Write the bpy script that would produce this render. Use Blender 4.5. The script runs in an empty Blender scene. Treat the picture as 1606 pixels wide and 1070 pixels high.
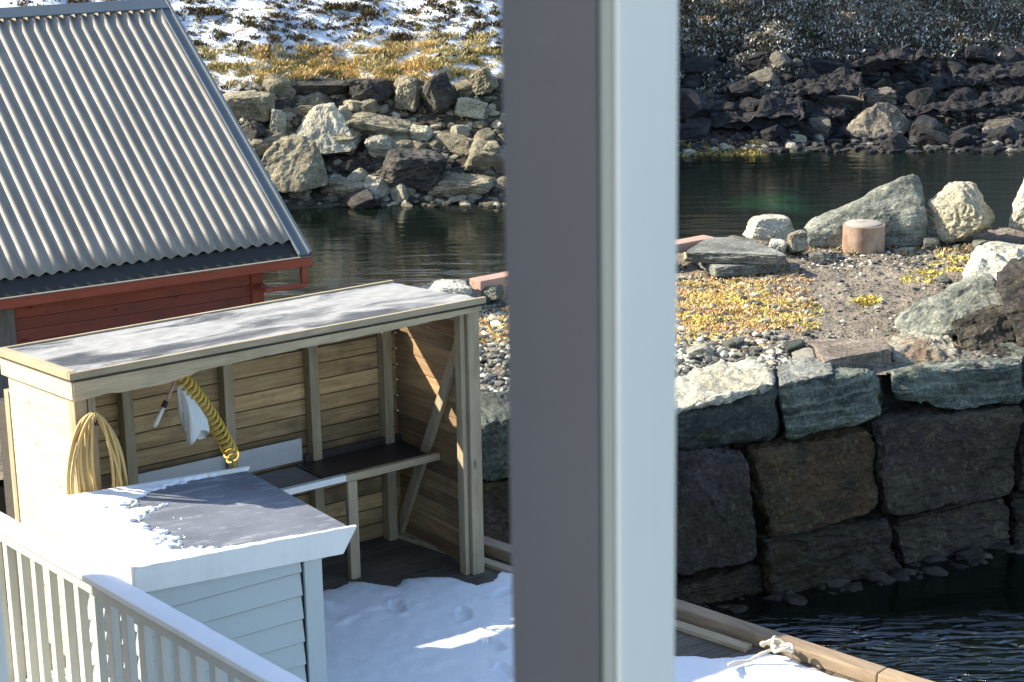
import bpy, bmesh, math, random
import numpy as np
from mathutils import Vector, Matrix, noise
random.seed(7); rng = np.random.default_rng(7)
S = bpy.context.scene; COL = S.collection
rad = math.radians
# ------------------------------------------------------------ camera
F, PITCH, ROLL, H = 2950.0, rad(14.8), rad(-1.0), 6.0
f0 = np.array([0, math.cos(PITCH), -math.sin(PITCH)]); r0 = np.array([1., 0, 0]); u0 = np.cross(r0, f0)
rr = r0*math.cos(ROLL)+u0*math.sin(ROLL); uu = -r0*math.sin(ROLL)+u0*math.cos(ROLL)
camd = bpy.data.cameras.new('camera'); cam = bpy.data.objects.new('camera', camd); COL.objects.link(cam)
camd.sensor_width = 36; camd.lens = F/1606*36; camd.clip_start = .05; camd.clip_end = 600
cam.matrix_world = Matrix(((rr[0], uu[0], -f0[0], 0), (rr[1], uu[1], -f0[1], 0), (rr[2], uu[2], -f0[2], H), (0, 0, 0, 1)))
camd.dof.use_dof = True; camd.dof.focus_distance = 19; camd.dof.aperture_fstop = 14
S.camera = cam
# surveying helpers: a line of sight met with a real plane gives a real place
CAM = np.array([0, 0, H])
def ray(x, y): return f0*F+rr*(x-803)-uu*(y-535)
def at(x, y, z=0.):
    d = ray(x, y); return CAM+d*(z-H)/d[2]
def aty(x, y, Y):
    d = ray(x, y); return CAM+d*Y/d[1]
def onp(x, y, p, n):
    d = ray(x, y); return CAM+d*np.dot(np.array(p)-CAM, n)/np.dot(d, n)
HA = rad(54.)
A = np.array([math.sin(HA), math.cos(HA), 0]); B = np.array([-A[1], A[0], 0]); Zv = np.array([0, 0, 1.])
P0 = at(745, 900, 0); P0[2] = 0
ROTA = math.atan2(A[1], A[0])
def W(a, b, z=0): return P0+A*a+B*b+Zv*z
def L(p): k = np.array(p)-P0; return np.array([k@A, k@B, k[2]])
# ------------------------------------------------------------ light
w = bpy.data.worlds.new("World"); S.world = w; w.use_nodes = True
nt = w.node_tree; bg = nt.nodes['Background']; sky = nt.nodes.new('ShaderNodeTexSky')
SUNV = (-.95*A+1.0*B+.875*Zv); SUNV /= np.linalg.norm(SUNV)
SEL = math.asin(SUNV[2]); SAZ = math.atan2(SUNV[0], SUNV[1])
sky.sky_type = 'NISHITA'; sky.sun_disc = False; sky.sun_elevation = SEL; sky.sun_rotation = SAZ
nt.links.new(sky.outputs[0], bg.inputs[0]); bg.inputs[1].default_value = 0.135
sl = bpy.data.lights.new('sun', 'SUN'); sl.energy = 5.0; sl.angle = rad(.5); sl.color = (1, .90, .72)
so = bpy.data.objects.new('sun', sl); COL.objects.link(so)
so.rotation_euler = Vector(SUNV).to_track_quat('Z', 'Y').to_euler(); so.location = (-10, 10, 20)
S.view_settings.view_transform = 'Standard'; S.view_settings.look = 'None'; S.view_settings.exposure = 1.32; S.view_settings.gamma = 1
# ------------------------------------------------------------ materials
MATS = {}
class NB:
    def __init__(s, name, rough=.8, spec=.3, coord='Object'):
        s.m = bpy.data.materials.new(name); s.m.use_nodes = True; s.t = s.m.node_tree
        s.p = s.t.nodes['Principled BSDF']; s.p.inputs['Roughness'].default_value = rough
        s.p.inputs['Specular IOR Level'].default_value = spec
        s.tc = s.t.nodes.new('ShaderNodeTexCoord'); s.co = s.tc.outputs[coord]
        s.oi = s.t.nodes.new('ShaderNodeObjectInfo')
        MATS[name] = s.m
    def lk(s, a, b): s.t.links.new(a, b)
    def n(s, ty, **kw):
        nd = s.t.nodes.new(ty)
        for k, v in kw.items(): setattr(nd, k, v)
        return nd
    def shift(s):   # per-object offset of the pattern
        v = s.n('ShaderNodeVectorMath', operation='MULTIPLY_ADD')
        c = s.n('ShaderNodeCombineXYZ')
        for i in range(3): s.lk(s.oi.outputs['Random'], c.inputs[i])
        s.lk(c.outputs[0], v.inputs[0]); v.inputs[1].default_value = (31, 17, 53); s.lk(s.co, v.inputs[2]); s.co = v.outputs[0]
    def map(s, scale, rot=(0, 0, 0), src=None):
        m = s.n('ShaderNodeMapping'); m.inputs['Scale'].default_value = scale; m.inputs['Rotation'].default_value = rot
        s.lk(src or s.co, m.inputs[0]); return m.outputs[0]
    def noise(s, scale, detail=5, rough=.55, vec=None, dist=0):
        nd = s.n('ShaderNodeTexNoise'); nd.inputs['Scale'].default_value = scale; nd.inputs['Detail'].default_value = detail
        nd.inputs['Roughness'].default_value = rough; nd.inputs['Distortion'].default_value = dist
        s.lk(vec or s.co, nd.inputs['Vector']); return nd.outputs['Fac']
    def vor(s, scale, vec=None, out='Distance', feature='F1'):
        nd = s.n('ShaderNodeTexVoronoi', feature=feature); nd.inputs['Scale'].default_value = scale
        s.lk(vec or s.co, nd.inputs['Vector']); return nd.outputs[out]
    def wave(s, scale, dist, vec=None, ds=1.5, direc='Z'):
        nd = s.n('ShaderNodeTexWave', bands_direction=direc); nd.inputs['Scale'].default_value = scale
        nd.inputs['Distortion'].default_value = dist; nd.inputs['Detail'].default_value = 4; nd.inputs['Detail Scale'].default_value = ds
        s.lk(vec or s.co, nd.inputs['Vector']); return nd.outputs['Fac']
    def ramp(s, fac, stops):
        r = s.n('ShaderNodeValToRGB'); e = r.color_ramp.elements
        while len(e) < len(stops): e.new(.5)
        for i, (p, c) in enumerate(stops):
            e[i].position = p; e[i].color = (c[0], c[1], c[2], 1) if hasattr(c, '__len__') else (c, c, c, 1)
        s.lk(fac, r.inputs[0]); return r.outputs[0]
    def mix(s, fac, a, b, bt='MIX'):
        m = s.n('ShaderNodeMix', data_type='RGBA', blend_type=bt)
        for sock, v in ((m.inputs[0], fac), (m.inputs[6], a), (m.inputs[7], b)):
            if isinstance(v, (int, float)): sock.default_value = v
            elif isinstance(v, tuple): sock.default_value = (*v[:3], 1)
            else: s.lk(v, sock)
        return m.outputs[2]
    def math(s, op, a, b=0.):
        m = s.n('ShaderNodeMath', operation=op)
        for i, v in enumerate((a, b)):
            if isinstance(v, (int, float)): m.inputs[i].default_value = v
            else: s.lk(v, m.inputs[i])
        return m.outputs[0]
    def color(s, c):
        if isinstance(c, tuple): s.p.inputs['Base Color'].default_value = (*c, 1)
        else: s.lk(c, s.p.inputs['Base Color'])
    def bump(s, h, dist=.01, strength=1., prev=None):
        b = s.n('ShaderNodeBump'); b.inputs['Distance'].default_value = dist; b.inputs['Strength'].default_value = strength
        s.lk(h, b.inputs['Height'])
        if prev is not None: s.lk(prev, b.inputs['Normal'])
        s.lk(b.outputs[0], s.p.inputs['Normal']); return b.outputs[0]
    def island(s): return s.n('ShaderNodeNewGeometry').outputs['Random Per Island']
    def normz(s, obj=False):
        x = s.n('ShaderNodeSeparateXYZ'); s.lk(s.n('ShaderNodeNewGeometry').outputs['Normal'], x.inputs[0]); return x.outputs[2]

def wood(name, c1, c2, axis='x', rough=.75, var=.35, dirt=(.05, .045, .035), dirtamt=.35):
    b = NB(name, rough, .25)
    sc = {'x': (1.2, 14, 14), 'y': (14, 1.2, 14), 'z': (14, 14, 1.2)}[axis]
    isl = b.island()
    v = b.n('ShaderNodeVectorMath', operation='ADD'); c = b.n('ShaderNodeCombineXYZ'); k = b.math('MULTIPLY', isl, 40.)
    for i in range(3): b.lk(k, c.inputs[i])
    b.lk(b.co, v.inputs[0]); b.lk(c.outputs[0], v.inputs[1]); b.co = v.outputs[0]
    g = b.noise(1.6, 6, .65, b.map(sc), .6)
    col = b.mix(b.ramp(g, [(.3, 0), (.7, 1)]), c1, c2)
    hue = b.mix(isl, tuple(x*(1-var) for x in (1, 1.0, 1.05)), tuple(1+var*x for x in (.35, .3, .15)))
    col = b.mix(1., col, hue, 'MULTIPLY')
    kn = b.ramp(b.vor(3.2, b.map(tuple(.5*x if x < 2 else x*.13 for x in sc))), [(.05, 1), (.12, 0)])
    col = b.mix(b.math('MULTIPLY', kn, .8), col, tuple(x*.3 for x in c1))
    st = b.ramp(b.noise(1.7, 5, .6), [(.48, 0), (.72, 1)])
    col = b.mix(b.math('MULTIPLY', st, dirtamt), col, dirt)
    b.color(col); b.bump(g, .004, .7); return b.m

def rock(name, c1, c2, c3=None, c3amt=.5, lich=(.55, .5, .2), lamt=.3, stria=.5, rot=(.3, .5, 0), dens=5., rough=.85, sc=1., bands=0.):
    b = NB(name, rough, .25); b.shift()
    n1 = b.noise(1.9*sc, 10, .66, None, .5)
    fol = b.noise(2.4*sc, 9, .68, b.map((.55, .55, 3.2), rot), .35)
    col = b.mix(b.ramp(n1, [(.36, 0), (.62, 1)]), c1, c2)
    col = b.mix(b.math('MULTIPLY', b.ramp(fol, [(.36, 1), (.54, 0)]), stria), col, tuple(x*.35 for x in c1))
    col = b.mix(b.math('MULTIPLY', b.ramp(fol, [(.56, 0), (.68, 1)]), stria*.8), col, tuple(min(.75, x*1.5) for x in c2))
    if bands:
        wv = b.wave(dens*.35, 9., b.map((.5, .5, 1.3), rot), .8)
        col = b.mix(b.math('MULTIPLY', b.ramp(wv, [(.80, 0), (.97, 1)]), bands), col, tuple(min(.7, x*2.2) for x in c2))
    if c3: col = b.mix(b.math('MULTIPLY', b.ramp(b.noise(1.1*sc, 6, .65), [(.45, 0), (.58, 1)]), c3amt), col, c3)
    lc = b.ramp(b.noise(6.5*sc, 8, .75), [(.55, 0), (.63, 1)])
    col = b.mix(b.math('MULTIPLY', lc, lamt), col, lich)
    sp = b.ramp(b.noise(26, 5, .7), [(.34, .45), (.66, 1.4)])
    col = b.mix(.85, col, sp, 'MULTIPLY')
    rg = b.n('ShaderNodeTexNoise', noise_type='RIDGED_MULTIFRACTAL'); rg.inputs['Scale'].default_value = .8*sc; rg.inputs['Detail'].default_value = 3; rg.inputs['Distortion'].default_value = .6
    b.lk(b.map((.8, .8, 1.6), rot), rg.inputs['Vector'])
    crk = b.ramp(rg.outputs['Fac'], [(.0, 1), (.78, 1), (.98, 0)])
    col = b.mix(.5, col, crk, 'MULTIPLY')
    b.color(col)
    p = b.bump(n1, .14, .9); p = b.bump(fol, .07, min(1, .35+stria), p); p = b.bump(crk, .03, .5, p); b.bump(b.noise(17, 7, .75), .03, 1., p)
    return b.m

wood('weathered_wood_x', (.37, .30, .19), (.58, .49, .33), 'x')
wood('weathered_wood_y', (.37, .30, .19), (.58, .49, .33), 'y')
wood('weathered_wood_z', (.35, .29, .19), (.54, .46, .31), 'z', dirtamt=.25)
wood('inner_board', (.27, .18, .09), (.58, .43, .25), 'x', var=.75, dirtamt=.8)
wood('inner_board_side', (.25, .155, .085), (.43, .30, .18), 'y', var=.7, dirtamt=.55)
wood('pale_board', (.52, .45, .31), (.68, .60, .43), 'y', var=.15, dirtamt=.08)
wood('deck_board', (.075, .065, .052), (.15, .13, .105), 'x', dirtamt=.6)
wood('dark_wood', (.05, .045, .04), (.09, .08, .065), 'x')
wood('beam_wood', (.24, .175, .115), (.40, .305, .205), 'y', dirtamt=.3)
wood('pink_wood', (.42, .27, .21), (.55, .38, .30), 'x', dirtamt=.2)
wood('red_board', (.25, .068, .045), (.32, .092, .06), 'x', var=.2, dirt=(.09, .05, .05), dirtamt=.5)
wood('weathered_grey', (.16, .14, .13), (.26, .24, .22), 'z', dirtamt=.2)
wood('red_trim', (.27, .065, .035), (.35, .09, .05), 'x', var=.1, dirtamt=.15)
def paint(name, c, rough=.5, dirt=.25, dc=(.35, .36, .33)):
    b = NB(name, rough, .4)
    d = b.ramp(b.noise(2.3, 7, .7), [(.45, 0), (.8, 1)])
    col = b.mix(b.math('MULTIPLY', d, dirt), c, dc)
    s2 = b.ramp(b.noise(1.3, 5, .7, b.map((9, 9, .7))), [(.5, 0), (.85, 1)])
    col = b.mix(b.math('MULTIPLY', s2, dirt*.8), col, tuple(x*.8 for x in dc))
    b.color(col); b.bump(b.noise(30, 4), .002, .4); return b.m
paint('white_paint', (.76, .77, .74)); paint('fence_paint', (.54, .54, .49), .65, .5, (.36, .36, .29))
paint('siding_paint', (.44, .50, .50), .5, .25, (.40, .44, .43))
paint('window_white', (.93, .91, .82), .4, .15, (.6, .64, .6)); paint('window_shade_grey', (.108, .106, .112), .5, .5, (.14, .14, .15))  # the grey holds the shade of the post's left face
_m = MATS['window_shade_grey'].node_tree; _p = _m.nodes['Principled BSDF']; _src = _p.inputs['Base Color'].links[0].from_socket
_tc = _m.nodes.new('ShaderNodeTexCoord'); _mp = _m.nodes.new('ShaderNodeMapping'); _mp.inputs['Scale'].default_value = (14, 14, 40); _m.links.new(_tc.outputs['Object'], _mp.inputs[0])
_n = _m.nodes.new('ShaderNodeTexNoise'); _n.inputs['Scale'].default_value = 1.; _n.inputs['Detail'].default_value = 8; _n.inputs['Roughness'].default_value = .7; _m.links.new(_mp.outputs[0], _n.inputs['Vector'])
_r = _m.nodes.new('ShaderNodeValToRGB'); _r.color_ramp.elements[0].position = .62; _r.color_ramp.elements[1].position = .74; _r.color_ramp.elements[0].color = (0, 0, 0, 1); _r.color_ramp.elements[1].color = (.6, .6, .6, 1); _m.links.new(_n.outputs['Fac'], _r.inputs[0])
_x = _m.nodes.new('ShaderNodeMix'); _x.data_type = 'RGBA'; _m.links.new(_r.outputs[0], _x.inputs[0]); _m.links.new(_src, _x.inputs[6]); _x.inputs[7].default_value = (.17, .165, .17, 1); _m.links.new(_x.outputs[2], _p.inputs['Base Color'])
paint('corner_shade_grey', (.36, .39, .35), .6, .4, (.24, .26, .24))  # mid grey-green holds the shading gradient at the post's corner
paint('flashing_grey', (.10, .125, .145), .4, .4, (.18, .20, .21)); paint('dark_flashing', (.022, .025, .025), .9, .5, (.05, .055, .05))
paint('bench_white', (.50, .52, .54), .5, .3, (.3, .3, .32)); paint('bench_dark', (.035, .03, .032), .45, .3, (.08, .07, .07)); paint('bench_grey', (.20, .19, .19), .6, .6, (.12, .11, .10))
paint('pale_edge', (.20, .19, .165), .7, .5, (.12, .09, .07))
def simple(name, c, rough=.7, var=.3, sc=8, bd=.003, spec=.3):
    b = NB(name, rough, spec); n1 = b.noise(sc, 5, .6)
    b.color(b.mix(n1, tuple(x*(1-var) for x in c), tuple(min(1, x*(1+var)) for x in c))); b.bump(n1, bd, .8); return b.m
simple('hose_yellow', (.62, .42, .08), .45, .15); simple('hose_tan', (.50, .36, .15), .5, .2); simple('cloth_white', (.60, .63, .62), .9, .2)
simple('handle_white', (.62, .60, .52), .5, .1); simple('strap_pink', (.42, .28, .24), .7); simple('black_rubber', (.02, .02, .02), .6)
simple('rope_pale', (.58, .52, .42), .9, .3, 30); simple('concrete', (.40, .39, .36), .9, .3, 10, .01); simple('dark_core', (.03, .028, .025), 1.)
simple('concrete_cap', (.30, .28, .24), .9, .15, 14, .006)
# rusty pipe
b = NB('rust_pipe', .8, .3); n1 = b.noise(3, 7, .65, b.map((1, 1, .5)))
b.color(b.mix(b.ramp(n1, [(.35, 0), (.65, 1)]), (.17, .10, .065), (.42, .32, .24))); b.bump(b.noise(14, 5), .01, .8)
# corrugated fibre cement
b = NB('roof_sheet', .55, .4); n1 = b.noise(1.5, 6, .6, b.map((5, .8, .8))); n2 = b.noise(18, 4, .6)
col = b.mix(b.ramp(n1, [(.3, 0), (.7, 1)]), (.19, .175, .145), (.31, .29, .25))
b.color(b.mix(b.math('MULTIPLY', b.ramp(n2, [(.5, 0), (.7, 1)]), .25), col, (.24, .24, .22))); b.bump(n2, .003, .6)
# felt
b = NB('roof_felt', .55, .4); n1 = b.noise(1.6, 6, .6); n2 = b.noise(60, 3, .6)
col = b.mix(b.ramp(n1, [(.35, 0), (.7, 1)]), (.11, .125, .155), (.19, .21, .25))
b.color(b.mix(b.math('MULTIPLY', b.ramp(b.noise(7, 6, .7, b.map((.5, 2, 1))), [(.53, 0), (.70, 1)]), .5), col, (.46, .48, .52))); b.bump(n2, .003, .7)
# snow
b = NB('snow', .55, .3)
b.p.inputs['Subsurface Weight'].default_value = 0.0
n1 = b.noise(2.2, 6, .6); b.color(b.mix(n1, (.74, .77, .82), (.86, .87, .88)))
p = b.bump(b.noise(6, 5, .6), .02, .5); b.bump(b.noise(55, 3, .6), .006, .5, p)
# thin patchy snow over felt (shelter roof)
b = NB('frosty_felt', .6, .3); n1 = b.noise(1.2, 8, .62, b.map((.7, 1.6, 1)), .5)
felt = b.mix(b.noise(30, 3), (.03, .032, .035), (.085, .09, .095))
sn = b.mix(b.noise(9, 5), (.17, .17, .17), (.40, .40, .395))
fac = b.ramp(n1, [(.40, 0), (.52, 1)])
b.color(b.mix(fac, felt, sn)); p = b.bump(fac, .015, .6); b.bump(b.noise(30, 4), .006, .6, p)
# hill: snow lying between soil and heath
b = NB('hill_ground', .9, .15)
n1 = b.noise(1.3, 8, .68, b.map((.8, 1.3, 1.6))); n2 = b.noise(5.5, 6, .7, b.map((.7, 1.4, 1)))
soil = b.mix(b.ramp(b.noise(3.5, 6, .7), [(.3, 0), (.7, 1)]), (.085, .065, .035), (.26, .19, .09))
fac = b.ramp(b.math('ADD', b.math('MULTIPLY', n1, .55), b.math('MULTIPLY', n2, .45)), [(.43, 0), (.46, 1)])
snowc = b.mix(b.noise(2), (.62, .70, .82), (.78, .82, .88))
sep = b.n('ShaderNodeSeparateXYZ'); b.lk(b.tc.outputs['Object'], sep.inputs[0])
up = b.math('ADD', sep.outputs[2], b.math('MULTIPLY', b.noise(.9, 5), 1.6))
lim = b.ramp(b.math('MULTIPLY', up, .2), [(.16, 0), (.22, 1)])      # snow only above the rocky shore (height)
side = b.ramp(b.math('MULTIPLY', sep.outputs[0], .05), [(.10, 1), (.16, .12)])
rockc = b.mix(b.ramp(b.noise(2.5, 7, .7), [(.35, 0), (.65, 1)]), (.025, .022, .018), (.11, .095, .07))
wet = b.ramp(b.math('MULTIPLY_ADD', b.noise(.8, 5), .2), [(0, 0), (1, 1)])
base = b.mix(lim, rockc, soil)
b.color(b.mix(b.math('MULTIPLY', b.math('MULTIPLY', fac, lim), side), base, snowc))
p = b.bump(n1, .25, .7); b.bump(n2, .08, .8, p)
# quay gravel
b = NB('quay_gravel', .95, .15); n1 = b.noise(.9, 7, .65); n2 = b.noise(24, 5, .7); v = b.vor(20)
col = b.mix(b.ramp(n1, [(.3, 0), (.7, 1)]), (.20, .17, .135), (.39, .34, .275))
col = b.mix(.8, col, b.ramp(n2, [(.3, .45), (.7, 1.35)]), 'MULTIPLY')
col = b.mix(b.math('MULTIPLY', b.ramp(b.noise(2.6, 6, .7, b.map((.6, 1.8, 1))), [(.55, 0), (.68, 1)]), .6), col, (.12, .105, .085))
b.color(col); p = b.bump(b.noise(4, 8, .72), .16, 1.); b.bump(v, .035, 1., p)
# moss
def mossmat(name, c1, c2):
    b = NB(name, .95, .1); i = b.island(); b.color(b.mix(b.ramp(i, [(0, 0), (1, 1)]), c1, c2)); return b.m
mossmat('moss_yellow', (.42, .36, .08), (.80, .66, .22)); mossmat('moss_orange', (.46, .28, .12), (.82, .60, .32))
mossmat('heath_dark', (.030, .026, .014), (.16, .115, .05)); mossmat('grass_gold', (.40, .27, .08), (.80, .60, .28)); mossmat('grass_olive', (.13, .12, .04), (.42, .34, .13))
mossmat('straw_grass', (.36, .29, .12), (.78, .66, .36)); mossmat('dead_grass', (.20, .15, .07), (.45, .34, .18))
b = NB('frosty_twig', .9, .1); b.color(b.ramp(b.island(), [(0, (.03, .026, .015)), (.55, (.11, .095, .06)), (.78, (.22, .20, .16)), (.88, (.60, .60, .58)), (1, (.8, .82, .84))]))
b = NB('pebble', .85, .3); b.color(b.ramp(b.island(), [(0, (.025, .03, .03)), (.42, (.10, .10, .09)), (.62, (.22, .21, .17)), (.85, (.40, .38, .31)), (1, (.66, .64, .55))]))
b = NB('rubble_left', .9, .2); n1 = b.noise(3, 6, .65)
b.color(b.mix(.8, b.ramp(b.island(), [(0, (.02, .019, .016)), (.6, (.10, .092, .07)), (1, (.40, .36, .26))]), b.ramp(n1, [(.3, .4), (.7, 1.3)]), 'MULTIPLY')); b.bump(n1, .06, .9)  # stones darkened so the gaps between the boulders look shaded
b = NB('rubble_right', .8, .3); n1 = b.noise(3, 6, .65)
b.color(b.mix(.8, b.ramp(b.island(), [(0, (.012, .013, .018)), (.8, (.038, .036, .036)), (.96, (.10, .095, .085)), (1, (.30, .28, .24))]), b.ramp(n1, [(.3, .4), (.7, 1.3)]), 'MULTIPLY')); b.bump(n1, .06, .9)  # darkened like the ledges: the shore's shade is in the colour
b = NB('wet_rubble', .6, .3); n1 = b.noise(6, 6, .65)
b.color(b.mix(.8, b.ramp(b.island(), [(0, (.012, .011, .009)), (.8, (.045, .04, .03)), (1, (.10, .09, .065))]), b.ramp(n1, [(.3, .4), (.7, 1.3)]), 'MULTIPLY')); b.bump(n1, .06, 1.)
# rocks
rock('rock_bank', (.17, .145, .095), (.45, .395, .27), (.13, .12, .075), .5, (.50, .48, .33), .35, .35)
rock('rock_bank_pale', (.36, .33, .23), (.62, .57, .42), (.25, .26, .22), .4, (.56, .52, .35), .35, .3)
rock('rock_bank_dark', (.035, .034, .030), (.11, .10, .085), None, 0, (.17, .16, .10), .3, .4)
rock('rock_shore_dark', (.009, .009, .010), (.034, .032, .034), None, 0, (.10, .10, .09), .2, .3, rough=.6)  # near-black: wet rock plus the far shore's shade put into the colour
rock('rock_grey_green', (.17, .19, .16), (.38, .39, .33), (.12, .13, .11), .4, (.52, .50, .34), .4, .7, (.2, .5, 0), 3.)
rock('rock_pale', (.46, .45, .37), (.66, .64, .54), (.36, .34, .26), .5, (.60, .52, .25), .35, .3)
rock('rock_brown', (.20, .19, .14), (.48, .46, .38), (.24, .13, .07), .7, (.50, .45, .2), .4, .4)
rock('rock_teal', (.042, .055, .048), (.13, .15, .125), (.025, .03, .035), .6, (.26, .28, .2), .2, .6, (.1, .15, 0), 4.5, bands=.1)
rock('rock_teal_pale', (.08, .10, .085), (.23, .26, .21), (.05, .065, .055), .5, (.40, .42, .34), .25, .8, (.05, -.12, 0), 5, bands=.28)
rock('rock_slate', (.11, .115, .105), (.30, .31, .28), None, 0, (.42, .40, .30), .3, .5, (0, 0, 0), 7)
rock('rock_purple', (.036, .031, .031), (.090, .078, .076), (.050, .048, .026), .6, (.17, .15, .11), .35, .35)
rock('rock_orange', (.045, .038, .026), (.13, .095, .055), (.13, .075, .035), .7, (.20, .16, .06), .5, .4)
rock('rock_olive', (.034, .031, .022), (.12, .105, .075), (.060, .050, .050), .6, (.20, .18, .10), .4, .4)
rock('rock_wet', (.018, .015, .013), (.065, .056, .046), (.042, .038, .014), .6, (.14, .12, .07), .35, .35, rough=.55)
rock('rock_pinkish', (.20, .165, .135), (.38, .32, .26), None, 0, (.55, .50, .40), .35, .4)
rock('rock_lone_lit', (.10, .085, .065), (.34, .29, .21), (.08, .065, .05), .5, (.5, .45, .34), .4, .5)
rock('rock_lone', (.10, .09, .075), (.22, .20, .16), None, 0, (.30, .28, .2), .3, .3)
# water
b = NB('water', .045, .5); b.p.inputs['IOR'].default_value = 1.33; b.p.inputs['Specular IOR Level'].default_value = .9
vd = b.n('ShaderNodeVectorMath', operation='DISTANCE'); b.lk(b.map((.45, .25, 1)), vd.inputs[0])
wp = at(1215, 318, -2.3); vd.inputs[1].default_value = (wp[0]*.45, wp[1]*.25, -2.3)
g = b.ramp(b.math('ADD', vd.outputs['Value'], b.math('MULTIPLY', b.noise(.9, 5), 1.)), [(.45, 1), (1.5, 0)])
b.color(b.mix(g, (.003, .0055, .0036), (.007, .038, .018)))
sep = b.n('ShaderNodeSeparateXYZ'); b.lk(b.tc.outputs['Object'], sep.inputs[0])
edge = b.math('SUBTRACT', b.math('MULTIPLY_ADD', sep.outputs[0], .22), 0.)
near = b.ramp(b.math('MULTIPLY', b.math('ADD', sep.outputs[1], b.math('MULTIPLY', b.noise(.7, 4), 1.2)), .04), [(.775, 1), (.802, .0)])
rip = b.noise(4.0, 2, .5, b.map((.45, 1.5, 1), (0, 0, .25)), .5)
rip2 = b.noise(1.6, 5, .55, b.map((.35, 1.5, 1)), .3)
b.lk(b.math('ADD', b.math('MULTIPLY', near, 2.4), .6), b.p.inputs['Specular IOR Level'])
m1 = b.n('ShaderNodeBump'); m1.inputs['Distance'].default_value = .55; b.lk(near, m1.inputs['Strength']); b.lk(rip, m1.inputs['Height'])
m2 = b.n('ShaderNodeBump'); m2.inputs['Distance'].default_value = .05; m2.inputs['Strength'].default_value = .35; b.lk(rip2, m2.inputs['Height']); b.lk(m1.outputs[0], m2.inputs['Normal'])
b.lk(m2.outputs[0], b.p.inputs['Normal'])
# ------------------------------------------------------------ mesh helpers
def link(name, me, parent=None):
    o = bpy.data.objects.new(name, me); COL.objects.link(o)
    if parent is not None: o.parent = parent
    return o
def tag(o, label=None, cat=None, group=None, kind=None):
    for k, v in (('label', label), ('category', cat), ('group', group), ('kind', kind)):
        if v: o[k] = v
    return o
def empty(name, loc, rz=0., **kw):
    o = bpy.data.objects.new(name, None); COL.objects.link(o); o.location = tuple(loc); o.rotation_euler = (0, 0, rz); o.empty_display_size = .2
    return tag(o, **kw)
class MB:
    def __init__(s): s.v = []; s.f = []
    def add(s, v, f):
        n = len(s.v); s.v += [tuple(float(c) for c in p) for p in v]; s.f += [tuple(i+n for i in q) for q in f]; return s
    def hexa(s, v):   # 8 corners: bottom ring 0-3, top ring 4-7
        return s.add(v, [(0, 3, 2, 1), (4, 5, 6, 7), (0, 1, 5, 4), (1, 2, 6, 5), (2, 3, 7, 6), (3, 0, 4, 7)])
    def box(s, x0, x1, y0, y1, z0, z1):
        return s.hexa([(x0, y0, z0), (x1, y0, z0), (x1, y1, z0), (x0, y1, z0), (x0, y0, z1), (x1, y0, z1), (x1, y1, z1), (x0, y1, z1)])
    def stick(s, p, q, w, h, side=None, seg=1):
        p, q = np.array(p, float), np.array(q, float); d = (q-p)/np.linalg.norm(q-p)
        if side is None: side = np.cross(d, (0, 0, 1.)) if abs(d[2]) < .95 else np.array([1., 0, 0])
        side = np.array(side, float); side -= d*side.dot(d); side /= np.linalg.norm(side); up = np.cross(side, d)
        c = [(-1, -1), (1, -1), (1, 1), (-1, 1)]
        v = [p+side*a*w/2+up*b_*h/2 for a, b_ in c]+[q+side*a*w/2+up*b_*h/2 for a, b_ in c]
        return s.hexa(v)
    def tube(s, pts, r, n=8, cap=True):
        pts = [np.array(p, float) for p in pts]; R = r if hasattr(r, '__len__') else [r]*len(pts)
        prev = None; rings = []
        for i, p in enumerate(pts):
            d = pts[min(i+1, len(pts)-1)]-pts[max(i-1, 0)]; d /= (np.linalg.norm(d)+1e-9)
            if prev is None: sd = np.cross(d, (0, 0, 1.)) if abs(d[2]) < .9 else np.cross(d, (1., 0, 0))
            else: sd = prev-d*prev.dot(d)
            sd /= np.linalg.norm(sd)+1e-9; prev = sd; u = np.cross(sd, d)
            rings.append([p+R[i]*(sd*math.cos(t)+u*math.sin(t)) for t in [2*math.pi*k/n for k in range(n)]])
        v = [q for rg in rings for q in rg]; f = []
        for i in range(len(pts)-1):
            for k in range(n): f.append((i*n+k, i*n+(k+1) % n, (i+1)*n+(k+1) % n, (i+1)*n+k))
        if cap: f.append(tuple(range(n))[::-1]); f.append(tuple((len(pts)-1)*n+k for k in range(n)))
        return s.add(v, f)
    def prism(s, poly, z0, z1):
        n = len(poly); v = [(x, y, z0) for x, y in poly]+[(x, y, z1) for x, y in poly]
        return s.add(v, [tuple(range(n))[::-1], tuple(range(n, 2*n))]+[(i, (i+1) % n, n+(i+1) % n, n+i) for i in range(n)])
    def build(s, name, mat, parent=None, bevel=0., smooth=False):
        me = bpy.data.meshes.new(name); me.from_pydata(s.v, [], s.f); me.materials.append(MATS[mat]); me.validate(); 
        if smooth: me.polygons.foreach_set('use_smooth', [True]*len(me.polygons))
        o = link(name, me, parent)
        if bevel:
            m = o.modifiers.new('bevel', 'BEVEL'); m.width = bevel; m.segments = 2; m.limit_method = 'ANGLE'
        return o
def nz(x, y, z=0., o=3): return noise.fractal(Vector((x, y, z)), 1., 2., o)
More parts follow.
